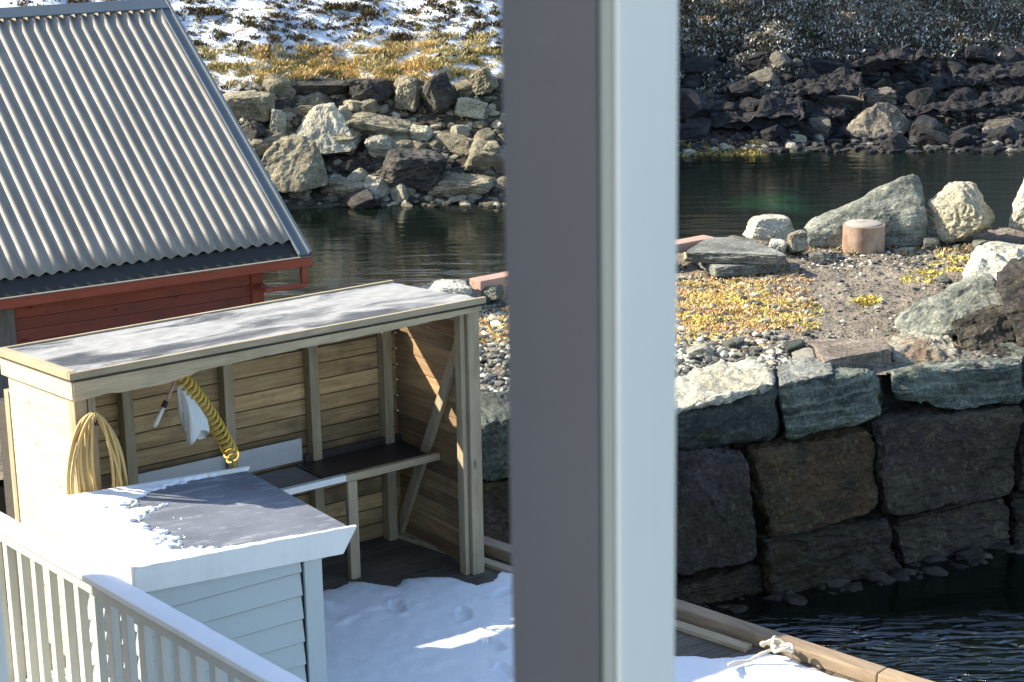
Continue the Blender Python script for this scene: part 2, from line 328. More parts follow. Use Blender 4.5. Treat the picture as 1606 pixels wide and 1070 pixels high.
# ------------------------------------------------------------ water, far shore and hill
WZ = -2.3
g = 300
MB().add([(-g, -20, WZ), (g, -20, WZ), (g, g, WZ), (-g, g, WZ)], [(0, 1, 2, 3)])
mb = MB(); mb.add([(-150, -30, WZ), (150, -30, WZ), (150, 160, WZ), (-150, 160, WZ)], [(0, 1, 2, 3)])
tag(mb.build('water', 'water'), kind='structure')
SX = [-60, -30, -5.1, -3.05, -.3, 2., 4.6, 8.1, 11.9, 16.4, 30, 60]; SY = [36, 40, 43.6, 44.2, 44.6, 48, 51.4, 52.3, 55.3, 59.7, 70, 84]
def shore(x): return float(np.interp(x, SX, SY))+.5*nz(x*.35, 3.3)
def hgt(x, y):
    t = y-shore(x)
    if t < 0: return WZ+max(-3., t*.5)
    r = min(1., max(0., (x-1.)/3.))
    left = WZ+(t*.62 if t < 4.4 else 4.4*.62+(t-4.4)*.40)
    right = WZ+(t*.46 if t < 3.5 else 3.5*.46+(t-3.5)*.62)
    h = left*(1-r)+right*r
    k = min(1., t/3.)
    h += k*(.55*nz(x*.22, y*.22, 0, 2)+.22*nz(x*.9, y*.9, 5, 4)*(1+r))
    if r > 0: h += k*r*.45*max(-.6, min(.6, nz(x*.12+y*.5, y*.9-x*.35, 9, 3)*1.6))
    return h
def hit(px, py):
    d = ray(px, py); d = d/d[1]
    Y = 36.
    while Y < 140:
        p = CAM+d*Y
        if p[2] <= max(WZ, hgt(p[0], p[1])): return p
        Y += .12
    return CAM+d*Y
xs = np.concatenate([np.arange(-45, -14, 1.2), np.arange(-14, 20, .22), np.arange(20, 60, 1.2)])
ys = np.concatenate([np.arange(33, 42, .8), np.arange(42, 68, .22), np.arange(68, 140, 1.6)])
mb = MB(); V = [(x, y, hgt(x, y)) for y in ys for x in xs]; nx = len(xs)
Fc = [(j*nx+i, j*nx+i+1, (j+1)*nx+i+1, (j+1)*nx+i) for j in range(len(ys)-1) for i in range(nx-1)]
mb.v = V; mb.f = Fc
tag(mb.build('hillside', 'hill_ground', smooth=True), kind='structure')
# ------------------------------------------------------------ rocks
_ico = {}
def ico(sub):
    if sub not in _ico:
        bm = bmesh.new(); bmesh.ops.create_icosphere(bm, subdivisions=sub, radius=1.)
        bm.verts.ensure_lookup_table()
        _ico[sub] = (np.array([v.co[:] for v in bm.verts]), [tuple(v.index for v in f.verts) for f in bm.faces]); bm.free()
    return _ico[sub]
_rv = {}
def rockverts(seed, sub=4, cuts=9, p=2.6, rough=.05, dmin=.6, dmax=.92):
    key = (seed, sub, p, rough)
    if key in _rv: return _rv[key][0].copy(), _rv[key][1]
    r = np.random.default_rng(seed)
    lo = min(.97, .60+.045*p); pts = []
    for sx in (-1, 1):
        for sy in (-1, 1):
            for sz in (-1, 1): pts.append(np.array([sx, sy, sz])*r.uniform(lo, min(1., lo+.14), 3)*(1 if p > 3.3 else r.uniform(.78, 1.0)))
    for _ in range(7 if p < 6 else 4):
        n = r.normal(size=3); n /= np.linalg.norm(n); n /= (np.abs(n)**(p+1)).sum()**(1/(p+1)); pts.append(n*r.uniform(.93, 1.02))
    out, f = hullmesh(pts, {2: .5, 3: .30, 4: .13, 5: .075}[sub], rough, seed)
    m = np.abs(out).max(0); out = out/np.maximum(m, .3)
    if p < 5.:
        R = np.array(Matrix.Rotation(r.uniform(-.45, .45), 3, 'Y') @ Matrix.Rotation(r.uniform(-.35, .35), 3, 'X') @ Matrix.Rotation(r.uniform(-.5, .5), 3, 'Z'))
        out = out@R.T; m = np.abs(out).max(0); out = out/m
    _rv[key] = (out, f); return out.copy(), f
def hullmesh(pts, tlen, rough, seed, unit=1.):
    bm = bmesh.new(); vs = [bm.verts.new(tuple(q)) for q in pts]
    bmesh.ops.convex_hull(bm, input=vs)
    bmesh.ops.delete(bm, geom=[v for v in bm.verts if not v.link_faces], context='VERTS')
    bmesh.ops.bevel(bm, geom=list(bm.edges), offset=.035*unit, segments=1, affect='EDGES', profile=.5)
    bmesh.ops.triangulate(bm, faces=bm.faces[:])
    for _ in range(9):
        es = [e for e in bm.edges if e.calc_length() > tlen*1.5]
        if not es: break
        bmesh.ops.subdivide_edges(bm, edges=es, cuts=1); bmesh.ops.triangulate(bm, faces=[f for f in bm.faces if len(f.verts) > 3])
    for _ in range(3): bmesh.ops.smooth_vert(bm, verts=bm.verts[:], factor=.5, use_axis_x=True, use_axis_y=True, use_axis_z=True)
    bmesh.ops.recalc_face_normals(bm, faces=bm.faces); bm.normal_update(); bm.verts.index_update()
    r = np.random.default_rng(seed+5); bn = r.normal(size=3)*(.5, .5, 1.); bn /= np.linalg.norm(bn); fq = r.uniform(2.5, 5.)
    out = []; o = seed*3.7
    for v in bm.verts:
        qv = v.co/unit; q = np.array(qv)
        n1 = noise.fractal(qv*1.3+Vector((o, 0, 0)), 1., 2., 2)
        rd = 1-abs(noise.noise(qv*2.6+Vector((0, o, 3))))*3
        n2 = noise.fractal(qv*6+Vector((0, o, 0)), .6, 2., 4)
        t = (q@bn)*fq+n1*1.5; fr = t-math.floor(t); step = (fr if fr < .85 else (1-fr)*5.7)-.45
        d = (n1*1.4-max(0, rd)*.5+n2*.75+step*1.0)*rough*unit
        out.append(np.array(v.co)+np.array(v.normal)*d)
    f = [tuple(v.index for v in fc.verts) for fc in bm.faces]; bm.free(); return np.array(out), f
def hull_rock(name, seed, pts, mat, label, cat='boulder', group=None, rough=.035, res=.045):
    """angular rock from surveyed corner points (px, py, distance along the ground)"""
    P = [aty(x, y, Y) for x, y, Y in pts]; cen = sum(P)/len(P); P = [p-cen for p in P]; u = max(np.linalg.norm(p) for p in P)
    v, f = hullmesh(P, res*max(.6, u), rough, seed, u); mb = MB(); mb.v = [tuple(x) for x in v]; mb.f = f
    o = mb.build(name, mat); o.location = tuple(cen); return tag(o, label, cat, group)
def rock_obj(name, seed, loc, size, mat, rot=(0, 0, 0), **kw):
    sub = kw.pop('sub', 4); v, f = rockverts(seed, sub, kw.pop('cuts', 9), kw.pop('p', 2.6), kw.pop('rough', .05))
    mb = MB(); mb.v = [tuple(q) for q in v*np.array(size)]; mb.f = f
    o = mb.build(name, mat); o.location = tuple(loc); o.rotation_euler = rot; return o
def quad_rock(name, seed, q, foot, z0, depth, mat, label, cat='boulder', group=None, p=4., cuts=7, rough=.04, sub=4, plane=None, push=0., shear=0., dmin=.72):
    """rock whose face fills the surveyed corners TL,TR,BR,BL on an upright plane through its foot"""
    if plane is None:
        ft = at(foot[0], foot[1], z0) if not hasattr(foot, 'shape') else foot
        n = np.array([ft[0], ft[1], 0.]); n /= np.linalg.norm(n); pl = ft
    else: pl, n = plane
    c = [onp(x, y, pl+n*push, n) for x, y in q]
    v, f = rockverts(seed, sub, cuts, p, rough, dmin, .96)
    cen = sum(c)/4; out = []
    for a, b_, d in v:
        u = (a+1)/2; t = (b_+1)/2
        pt = (c[3]*(1-u)+c[2]*u)*(1-t)+(c[0]*(1-u)+c[1]*u)*t
        out.append(pt+n*((d+.55)*depth/2)+n*shear*t-cen)
    mb = MB(); mb.v = [tuple(x) for x in out]; mb.f = [(i, k, j) for i, j, k in f]
    o = mb.build(name, mat); o.location = tuple(cen)
    # (a, b, depth) keeps handedness: flip normals outward
    bm = bmesh.new(); bm.from_mesh(o.data); bmesh.ops.recalc_face_normals(bm, faces=bm.faces); bm.to_mesh(o.data); bm.free()
    return tag(o, label, cat, group)
FB = 'boulders piled along the far bank'
far = [  # quad, foot, depth, material, label
 ([(352, 150), (428, 148), (432, 192), (362, 192)], 1.2, 'rock_bank', 'flat-topped tan boulder on the far bank beside the corrugated roof edge'),
 ([(530, 180), (636, 188), (646, 226), (536, 216)], 1.2, 'rock_bank', 'long low grey boulder lying across the middle of the far bank'),
 ([(502, 206), (560, 200), (570, 240), (512, 246)], 1.0, 'rock_bank', 'squat grey boulder under the pointed pale boulder'),
 ([(574, 214), (616, 212), (622, 246), (578, 246)], .8, 'rock_bank_pale', 'small olive boulder above the darkest hollow of the far bank'),
 ([(600, 246), (690, 236), (702, 302), (604, 304)], 1.4, 'rock_bank_dark', 'big nearly black boulder low on the far bank near the waterline'),
 ([(505, 280), (572, 284), (568, 310), (508, 308)], .9, 'rock_bank', 'flat blue-grey slab just above the water on the far bank'),
 ([(570, 284), (604, 284), (592, 316), (574, 312)], .6, 'rock_pale', 'small bright white stone at the waterline beside a flat grey slab'),
 ([(684, 280), (776, 280), (774, 304), (676, 308)], 1.0, 'rock_bank', 'long pale stone at the waterline next to the window post'),
 ([(712, 154), (766, 158), (768, 188), (718, 190)], .9, 'rock_bank_pale', 'rounded pale boulder on the far bank next to the window post'),
 ([(662, 122), (704, 114), (722, 176), (664, 184)], 1.1, 'rock_bank_dark', 'dark brown mossy boulder high on the far bank'),
 ([(735, 108), (776, 112), (780, 150), (738, 150)], .9, 'rock_bank', 'grey upright boulder high on the far bank against the window post'),
 ([(430, 128), (546, 128), (548, 148), (424, 156)], 1.2, 'rock_bank_dark', 'dark layered ledge under the golden grass of the far bank'),
 ([(540, 128), (610, 126), (616, 160), (546, 160)], 1.2, 'rock_bank_dark', 'dark layered block at the right end of the ledge under the golden grass'),
 ([(422, 172), (446, 172), (450, 214), (424, 216)], .6, 'rock_bank_pale', 'narrow pale upright stone left of the pointed boulder'),
 ([(640, 200), (676, 198), (680, 222), (644, 224)], .6, 'rock_bank_pale', 'small pale stone right of the long low grey boulder'),
 ([(620, 130), (656, 128), (660, 176), (622, 180)], .9, 'rock_bank', 'grey upright boulder left of the brown mossy one'),
 ([(744, 226), (784, 222), (786, 256), (748, 258)], .7, 'rock_bank', 'grey broken stone half hidden by the window post'),
]
for i, (q, dp, m, lab) in enumerate(far):
    bx = (q[2][0]+q[3][0])/2; by = max(q[2][1], q[3][1])
    ft = hit(bx, by-2)
    mx, my = sum(c[0] for c in q)/4, sum(c[1] for c in q)/4; q = [(mx+(x-mx)*1.18, my+(y-my)*1.16) for x, y in q]
    quad_rock('boulder', 100+i, q, ft, 0, dp, m, lab, 'boulder', FB, p=3., cuts=9, rough=.07, sub=4, push=-.15)
# lone boulder and ledges on the right shore
def far_hull(seed, pts, mat, label, name='boulder', cat='boulder', group=None, rough=.035):
    """points: (px, py, extra distance behind the shore line under the first point)"""
    Y0 = hit(pts[0][0], pts[0][1])[1]
    return hull_rock(name, seed, [(x, y, Y0+d) for x, y, d in pts], mat, label, cat, group, rough, .05)
far_hull(640, [(1370, 217, -.3), (1320, 216, -.1), (1330, 196, .1), (1352, 176, .4), (1380, 158, .8), (1400, 160, .9), (1432, 206, .3), (1400, 218, -.3), (1424, 192, 1.4), (1350, 176, 1.5), (1366, 180, .3)],
  'rock_lone_lit', 'lone pyramid-shaped boulder with a sunlit side at the waterline of the dark far shore')
quad_rock('boulder', 141, [(1352, 146), (1404, 136), (1416, 176), (1346, 180)], hit(1380, 192), 0, 1.2, 'rock_lone', 'dark olive boulder behind the lone sunlit boulder on the far shore', 'boulder', p=2.6, cuts=10, rough=.07, push=-.1)
far_hull(641, [(438, 240, 0), (462, 214, .2), (496, 164, .9), (520, 158, 1.0), (550, 198, .5), (562, 238, 0), (500, 246, -.25), (480, 182, 1.8), (545, 192, 1.7), (450, 222, 1.4)],
  'rock_bank_pale', 'pale angular boulder with a pointed top in the left pile', group=FB)
far_hull(642, [(410, 302, 0), (402, 264, .2), (424, 222, .6), (462, 208, .8), (494, 222, .5), (518, 292, 0), (470, 306, -.3), (436, 228, 1.7), (506, 250, 1.5)],
  'rock_bank', 'tallest grey-green boulder low on the far bank, right beside the roof slope', group=FB)
far_hull(643, [(690, 232, 0), (700, 214, .3), (786, 178, 1.2), (800, 196, 1.0), (796, 224, .2), (740, 236, -.2), (720, 200, 1.4), (796, 186, 1.9)],
  'rock_bank_dark', 'dark slanting slab in the middle of the bank touching the window post', group=FB)
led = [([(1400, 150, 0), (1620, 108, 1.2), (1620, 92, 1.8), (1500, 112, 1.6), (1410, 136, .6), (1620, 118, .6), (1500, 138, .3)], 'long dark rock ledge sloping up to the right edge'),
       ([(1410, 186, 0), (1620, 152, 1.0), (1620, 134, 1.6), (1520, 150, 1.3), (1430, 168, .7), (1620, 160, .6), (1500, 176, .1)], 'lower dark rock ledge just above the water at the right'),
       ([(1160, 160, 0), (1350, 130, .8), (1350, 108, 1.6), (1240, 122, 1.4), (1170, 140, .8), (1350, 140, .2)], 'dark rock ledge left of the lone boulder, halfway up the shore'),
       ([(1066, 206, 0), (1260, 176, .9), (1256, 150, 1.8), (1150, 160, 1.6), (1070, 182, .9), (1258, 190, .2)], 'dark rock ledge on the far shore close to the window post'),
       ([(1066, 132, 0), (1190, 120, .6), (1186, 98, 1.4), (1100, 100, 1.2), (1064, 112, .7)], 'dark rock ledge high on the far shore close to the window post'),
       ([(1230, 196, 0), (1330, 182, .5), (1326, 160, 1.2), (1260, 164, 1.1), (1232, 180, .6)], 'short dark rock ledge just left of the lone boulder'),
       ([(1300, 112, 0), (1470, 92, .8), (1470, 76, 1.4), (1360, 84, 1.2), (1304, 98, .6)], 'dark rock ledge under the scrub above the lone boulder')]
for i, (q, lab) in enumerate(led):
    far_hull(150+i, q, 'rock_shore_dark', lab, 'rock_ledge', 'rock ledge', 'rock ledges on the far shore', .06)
quad_rock('boulder', 160, [(1574, 140), (1606, 136), (1612, 160), (1570, 162)], hit(1590, 158), 0, .9, 'rock_pale', 'pale boulder on the far shore at the right frame edge', 'boulder', p=2.6)
# variants copied over the banks
var = []
for k in range(7):
    v, f = rockverts(300+k, 3, 10, 3.0, .05); mb = MB(); mb.v = [tuple(q) for q in v]; mb.f = f
    me = bpy.data.meshes.new('boulder'); me.from_pydata(mb.v, [], mb.f); var.append(me)
NTH = ['leftmost', 'second from left', 'third from left', 'fourth from left', 'fifth from left', 'sixth from left', 'seventh from left', 'eighth from left', 'ninth from left', 'tenth from left', 'eleventh from left', 'twelfth from left', 'thirteenth from left', 'fourteenth from left', 'fifteenth from left', 'sixteenth from left']
def copies(n, region, smin, smax, mats, group, name, cat, cols, rows, noun):
    meshes = {}; cnt = 0; bins = {}
    while cnt < n:
        px, py = region(); p = hit(px, py); s = random.uniform(smin, smax)*(1.25 if random.random() < .2 else 1)
        k = random.randrange(7); mt = random.choice(mats)
        if (k, mt) not in meshes:
            me = var[k].copy(); me.materials.append(MATS[mt]); meshes[(k, mt)] = me
        o = link(name, meshes[(k, mt)]); o.location = (p[0], p[1], p[2]+s*.15)
        o.scale = (s*random.uniform(.9, 1.7), s*random.uniform(.7, 1.1), s*random.uniform(.45, .9))
        o.rotation_euler = (random.uniform(-.35, .35), random.uniform(-.35, .35), random.uniform(0, 6.3))
        size = 'larger' if s > (smin+smax)/2 else 'smaller'
        tone = {'rock_bank': 'grey', 'rock_bank_pale': 'pale', 'rock_pale': 'white', 'rock_bank_dark': 'dark', 'rock_shore_dark': 'black', 'rock_lone': 'olive'}[mt]
        c = next(t for lim, t in cols if px < lim); r = next(t for lim, t in rows if py < lim)
        bins.setdefault((size, tone, r, c), []).append((px, o)); tag(o, None, cat, group); cnt += 1
    for (size, tone, r, c), L_ in bins.items():
        L_.sort(key=lambda t: t[0])
        for q, (_, o) in enumerate(L_):
            o['label'] = (NTH[min(q, 15)]+' of the ' if len(L_) > 1 else '')+size+' '+tone+' '+noun+('s ' if len(L_) > 1 else ' ')+r+c
copies(95, lambda: (random.uniform(345, 800), random.uniform(140, 322)), .16, .42, ['rock_bank', 'rock_bank', 'rock_bank_pale', 'rock_bank_pale', 'rock_bank_dark'],
       'smaller rocks filling the far bank pile', 'rock', 'rock', [(490, ' beside the roof edge'), (640, ' in the bank middle'), (900, ' by the window post')], [(185, 'under the grass,'), (240, 'mid-slope'), (285, 'low down'), (400, 'at the water')], 'rock')
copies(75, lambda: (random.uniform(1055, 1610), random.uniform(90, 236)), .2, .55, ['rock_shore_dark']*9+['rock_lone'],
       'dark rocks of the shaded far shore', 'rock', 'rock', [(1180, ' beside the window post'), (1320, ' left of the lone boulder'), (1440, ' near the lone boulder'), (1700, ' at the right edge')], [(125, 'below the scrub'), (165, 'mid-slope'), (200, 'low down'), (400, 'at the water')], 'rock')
copies(16, lambda: (lambda x: (x, 246-(x-1060)*.1+random.uniform(-6, 4)))(random.uniform(1062, 1290)), .08, .2, ['rock_pale', 'rock_bank_pale'],
       'pale stones along the far waterline', 'stone', 'stone', [(1700, ' by the post')], [(400, 'at the waterline')], 'stone')
def rubble(name, n, region, smin, smax, mat, hf=None, lift=.1, sub=1):
    v0, f0_ = ico(sub); V = []; Fx = []; k = 0
    for _ in range(n):
        px, py = region(); p = hit(px, py) if hf is None else hf(px, py)
        if p is None: continue
        s = random.uniform(smin, smax); sc = np.array([random.uniform(.8, 1.7), random.uniform(.7, 1.2), random.uniform(.4, .9)])*s
        a = random.uniform(0, 6.3); ca, sa = math.cos(a), math.sin(a)
        v = v0*(1+rng.uniform(-.22, .22, (len(v0), 1)))*sc; v = np.c_[v[:, 0]*ca-v[:, 1]*sa, v[:, 0]*sa+v[:, 1]*ca, v[:, 2]]
        V.append(v+np.array([p[0], p[1], p[2]+s*lift])); Fx += [tuple(i+k for i in q) for q in f0_]; k += len(v0)
    mb = MB(); mb.v = [tuple(q) for q in np.vstack(V)]; mb.f = Fx; return mb.build(name, mat)
tag(rubble('rubble', 1500, lambda: (random.uniform(340, 800), random.uniform(135, 325)), .05, .16, 'rubble_left'), kind='stuff', label='small broken stones between the boulders of the far bank', cat='rubble')
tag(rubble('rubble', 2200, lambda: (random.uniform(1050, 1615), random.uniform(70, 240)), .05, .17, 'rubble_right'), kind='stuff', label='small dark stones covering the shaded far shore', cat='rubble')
def tufts(name, n, region, nb, h, w_, spread, mat, hf=None, bend=.6, flat=0.):
    V = []; Fx = []; k = 0
    for _ in range(n):
        pp = region(); p = hit(*pp) if hf is None else hf(*pp)
        if p is None: continue
        s = random.uniform(.6, 1.4); m = nb
        a = rng.uniform(0, 6.283, m); rd = spread*s*np.sqrt(rng.uniform(0, 1, m)); hh = h*s*rng.uniform(.4, 1., m)
        bx = p[0]+rd*np.cos(a); by = p[1]+rd*np.sin(a)*.8; bz = np.full(m, p[2]-.02)+flat*rng.uniform(0, h, m)*s*(1-rd/spread/s)
        dx = rng.normal(0, bend, m)*hh; dy = rng.normal(0, bend, m)*hh; a2 = rng.uniform(0, 3.14, m)
        wx = w_*np.cos(a2)*s; wy = w_*np.sin(a2)*s
        q = np.stack([np.c_[bx-wx, by-wy, bz], np.c_[bx+wx, by+wy, bz], np.c_[bx+dx+wx*.5, by+dy+wy*.5, bz+hh], np.c_[bx+dx-wx*.5, by+dy-wy*.5, bz+hh*.96]], 1)
        V.append(q.reshape(-1, 3)); Fx += [(k+4*i, k+4*i+1, k+4*i+2, k+4*i+3) for i in range(m)]; k += 4*m
    mb = MB(); mb.v = [tuple(q) for q in np.vstack(V)]; mb.f = Fx; return mb.build(name, mat)
def clumpy(x0, x1, y0, y1, s=.02, th=.0):
    def r():
        for _ in range(40):
            x, y = random.uniform(x0, x1), random.uniform(y0, y1)
            if nz(x*s, y*s*2.6, 2., 2) > th: return x, y
        return x, y
    return r
tag(tufts('heather', 1500, clumpy(0, 800, -60, 92, .035, -.02), 26, .085, .016, .12, 'heath_dark', flat=.6), kind='stuff', label='low dark heather showing through the snow of the hillside', cat='heather')
tag(tufts('heather', 120, clumpy(200, 800, -40, 70, .03, .0), 60, .13, .020, .20, 'heath_dark', flat=.8), kind='stuff', label='larger dark heather bushes on the snowy hillside', cat='heather')
tag(tufts('heather', 500, lambda: (random.uniform(250, 800), random.uniform(-20, 100)), 16, .08, .015, .10, 'grass_olive', flat=.5), kind='stuff', label='olive tufts between the heather on the snowy hillside', cat='heather')
tag(tufts('dry_grass', 250, clumpy(320, 800, 78, 130, .03, .05), 40, .13, .013, .18, 'grass_olive', flat=.4), kind='stuff', label='olive and straw grass on the brow of the far bank', cat='grass')
tag(tufts('dry_grass', 260, clumpy(560, 800, 55, 120, .03, -.05), 36, .13, .013, .18, 'straw_grass', flat=.4), kind='stuff', label='pale straw grass on the brow towards the window post', cat='grass')
tag(tufts('dry_grass', 120, clumpy(310, 480, 70, 140, .03, -.05), 30, .12, .013, .18, 'straw_grass', flat=.4), kind='stuff', label='pale straw grass poking through snow beside the roof edge', cat='grass')
tag(tufts('dry_grass', 170, clumpy(400, 680, 70, 128, .035, .0), 50, .17, .013, .20, 'grass_gold', flat=.3), kind='stuff', label='golden sunlit grass on the brow of the far bank', cat='grass')
tag(tufts('scrub', 2800, lambda: (random.uniform(1050, 1615), random.uniform(-30, 92)), 30, .085, .021, .26, 'frosty_twig', flat=.7), kind='stuff', label='frosty scrub on the upper slope right of the window post', cat='scrub')
tag(tufts('scrub', 420, lambda: (random.uniform(1050, 1260), random.uniform(10, 150)), 30, .085, .021, .22, 'frosty_twig', flat=.7), kind='stuff', label='frosty scrub spilling down the slope beside the window post', cat='scrub')
tag(tufts('dry_grass', 70, lambda: (random.uniform(1050, 1180), random.uniform(-10, 50)), 24, .12, .016, .18, 'grass_gold', flat=.5), kind='stuff', label='ochre grass on the upper slope beside the window post', cat='grass')
tag(tufts('seaweed', 160, lambda: (random.uniform(1058, 1200), random.uniform(225, 246)), 16, .1, .02, .12, 'grass_olive', flat=.7), kind='stuff', label='yellowish weed along the far waterline beside the window post', cat='seaweed')
tag(tufts('dry_grass', 220, clumpy(345, 800, 125, 250, .03, .05), 22, .12, .012, .13, 'dead_grass', flat=.5), kind='stuff', label='tawny grass growing between the boulders of the far bank', cat='grass')
# ------------------------------------------------------------ quay
quay = [(-6, 17.3), (-.17, 19.65), (1.85, 19.9), (6.08, 21.75), (14, 25.2), (26, 30.4), (30, 38), (17, 32.5), (7.9, 29.3), (3.1, 28.9), (-.55, 26.5), (-1.3, 25.6), (-1.9, 22), (-6, 20)]
def inside(x, y, P):
    c = False; j = len(P)-1
    for i in range(len(P)):
        if (P[i][1] > y) != (P[j][1] > y) and x < (P[j][0]-P[i][0])*(y-P[i][1])/(P[j][1]-P[i][1])+P[i][0]: c = not c
        j = i
    return c
def qz(x, y): return -.03+.05*nz(x*.8, y*.8, 1, 4)+.055*nz(x*4.5, y*4.5, 1, 3)
st = .09; gx = np.arange(-7, 16, st); gy = np.arange(17, 36, st); idx = {}; V = []; Fx = []
def vid(i, j):
    if (i, j) not in idx: idx[(i, j)] = len(V); V.append((gx[i], gy[j], qz(gx[i], gy[j])))
    return idx[(i, j)]
for i in range(len(gx)-1):
    for j in range(len(gy)-1):
        if inside(gx[i]+st/2, gy[j]+st/2, quay): Fx.append((vid(i, j), vid(i+1, j), vid(i+1, j+1), vid(i, j+1)))
mb = MB(); mb.v = V; mb.f = Fx; tag(mb.build('quay_ground', 'quay_gravel', smooth=True), kind='structure')
mb = MB(); cx, cy = 6, 26; mb.prism([(x+(cx-x)*.02, y+.25*(1 if y < 27 else -1)) for x, y in quay], -4.5, -.12)
tag(mb.build('quay_core', 'dark_core'), kind='structure')  # near-black core puts shade into the gaps between the wall stones
# quay wall stones
pw = at(1070, 640, 0); pr = at(1606, 560, 0); dw = pr-pw; dw /= np.linalg.norm(dw); nw = np.array([-dw[1], dw[0], 0.])
pl2 = at(780, 655, 0); dl = pw-pl2; dl /= np.linalg.norm(dl); nl = np.array([-dl[1], dl[0], 0.])
G = 'stone blocks of the quay wall'
wall = [
 ([(1606, 552), (1760, 535), (1760, 620), (1604, 634)], 'rock_teal', 'top block of the quay wall cut off by the right frame edge', 1.2, 2),
 ([(1050, 712), (1164, 702), (1186, 872), (1050, 900)], 'rock_purple', 'purple-grey upright block of the quay wall beside the window post', 1.0, 2),
 ([(1166, 706), (1358, 676), (1372, 796), (1190, 842)], 'rock_orange', 'rust-orange block in the middle of the quay wall', 1.0, 2),
 ([(1364, 662), (1592, 636), (1578, 770), (1376, 806)], 'rock_olive', 'widest dark grey block of the quay wall, right of the rust-orange one', 1.0, 2),
 ([(1596, 638), (1740, 615), (1740, 745), (1584, 766)], 'rock_purple', 'dark block of the quay wall at the right frame edge, second course', 1.0, 2),
 ([(1050, 906), (1186, 880), (1194, 962), (1050, 985)], 'rock_wet', 'wet dark block low in the quay wall beside the window post', 1.0, 2),
 ([(1192, 848), (1386, 808), (1400, 900), (1200, 948)], 'rock_wet', 'wet block under the rust-orange block of the quay wall', 1.0, 2),
 ([(1388, 812), (1574, 774), (1578, 862), (1402, 896)], 'rock_olive', 'brownish block below the widest dark grey block', 1.0, 2),
 ([(1580, 772), (1740, 750), (1740, 845), (1584, 860)], 'rock_wet', 'dark block at the right frame edge in the third course of the quay wall', 1.0, 2),
 ([(1060, 968), (1240, 944), (1250, 1040), (1060, 1060)], 'rock_wet', 'dark block at the waterline of the quay wall nearest the window post', 1.0, 2),
 ([(1246, 940), (1440, 900), (1446, 1000), (1250, 1030)], 'rock_wet', 'dark block at the waterline in the middle of the quay wall', 1.0, 2),
 ([(1444, 898), (1640, 866), (1640, 960), (1448, 990)], 'rock_wet', 'dark block at the waterline at the right of the quay wall', 1.0, 2),
 ([(752, 650), (842, 640), (844, 742), (752, 748)], 'rock_teal', 'blue-green block of the quay wall between shelter and window post', 1.2, 1),
 ([(846, 642), (944, 636), (946, 735), (848, 742)], 'rock_teal', 'blue-green upper block directly behind the window post', 1.2, 1), ([(948, 638), (1038, 632), (1036, 716), (950, 735)], 'rock_teal', 'blue-green upper block behind the right half of the window post', 1.2, 1),
 ([(750, 752), (862, 746), (866, 860), (750, 870)], 'rock_wet', 'dark lower block of the quay wall right behind the shelter post', 1.0, 1),
 ([(868, 746), (1044, 722), (1044, 880), (870, 900)], 'rock_purple', 'purple-grey middle block behind the window post', 1.0, 1),
 ([(640, 650), (746, 650), (746, 748), (640, 752)], 'rock_wet', 'dark upper block behind the right wall of the shelter', 1.0, 1), ([(640, 756), (746, 756), (746, 870), (640, 870)], 'rock_wet', 'dark lower block behind the right wall of the shelter', 1.0, 1),
 ([(750, 874), (1044, 890), (1044, 1010), (750, 1010)], 'rock_wet', 'dark waterline block behind the window post', 1.0, 1),
]
for i, (q, m, lab, dp, pn) in enumerate(wall):
    pl = (pw, nw) if pn == 2 else (pl2, nl)
    mx, my = sum(c[0] for c in q)/4, sum(c[1] for c in q)/4; q = [(mx+(x-mx)*1.07+random.uniform(-4, 4), my+(y-my)*1.09+random.uniform(-4, 4)) for x, y in q]
    quad_rock('stone_block', 200+i, q, None, 0, dp, m, lab, 'stone block', G, p=6.2, cuts=8, rough=.05, sub=5 if (pn == 2 and i < 12) else 4, plane=pl, push=random.uniform(-.1, .1), dmin=.80)
def foot(px, py):
    p = onp(px, py, pw-nw*.15, nw); return np.array([p[0], p[1], WZ-.03])
tag(rubble('rubble', 150, lambda: (random.uniform(1050, 1640), 0), .04, .13, 'wet_rubble', lambda px, py: foot(px, 950-(px-1060)*.17)+np.array([random.uniform(0, .2), -random.uniform(-.1, .35), random.uniform(-.08, .03)]), sub=2), kind='stuff', label='wet rubble along the foot of the quay wall', cat='rubble')
# flat pale tops over the front edge
def slab(name, seed, poly, z, th, mat, label, cat='flat rock', tilt=0.):
    """thick plate: polygon surveyed on the horizontal plane z"""
    P = [at(x, y, z+(tilt*(i in (1, 2)))) for i, (x, y) in enumerate(poly)]
    cen = sum(P)/len(P); v, f = rockverts(seed, 4, 4, 8., .03, .85, .97); out = []
    for a, b_, c_ in v:
        u = (a+1)/2; t = (b_+1)/2
        pt = (P[3]*(1-u)+P[2]*u)*(1-t)+(P[0]*(1-u)+P[1]*u)*t
        out.append(pt+Zv*((c_-1)*th/2)-cen)
    mb = MB(); mb.v = [tuple(x) for x in out]; mb.f = f; o = mb.build(name, mat); o.location = tuple(cen); return tag(o, label, cat)
slab('flat_rock', 404, [(1268, 530), (1385, 530), (1402, 546), (1290, 566)], .18, .26, 'rock_pinkish', 'brownish flat slab on the gravel above the streaked wall block')
slab('flat_rock', 405, [(1105, 372), (1170, 370), (1240, 400), (1070, 396)], .30, .16, 'rock_slate', 'topmost thin grey slate slab of the stack beside the window post')
slab('flat_rock', 406, [(1070, 388), (1236, 396), (1222, 412), (1120, 420)], .14, .16, 'rock_slate', 'lower broken slate slab of the stack beside the window post')
TG = 'boulders standing on the quay'
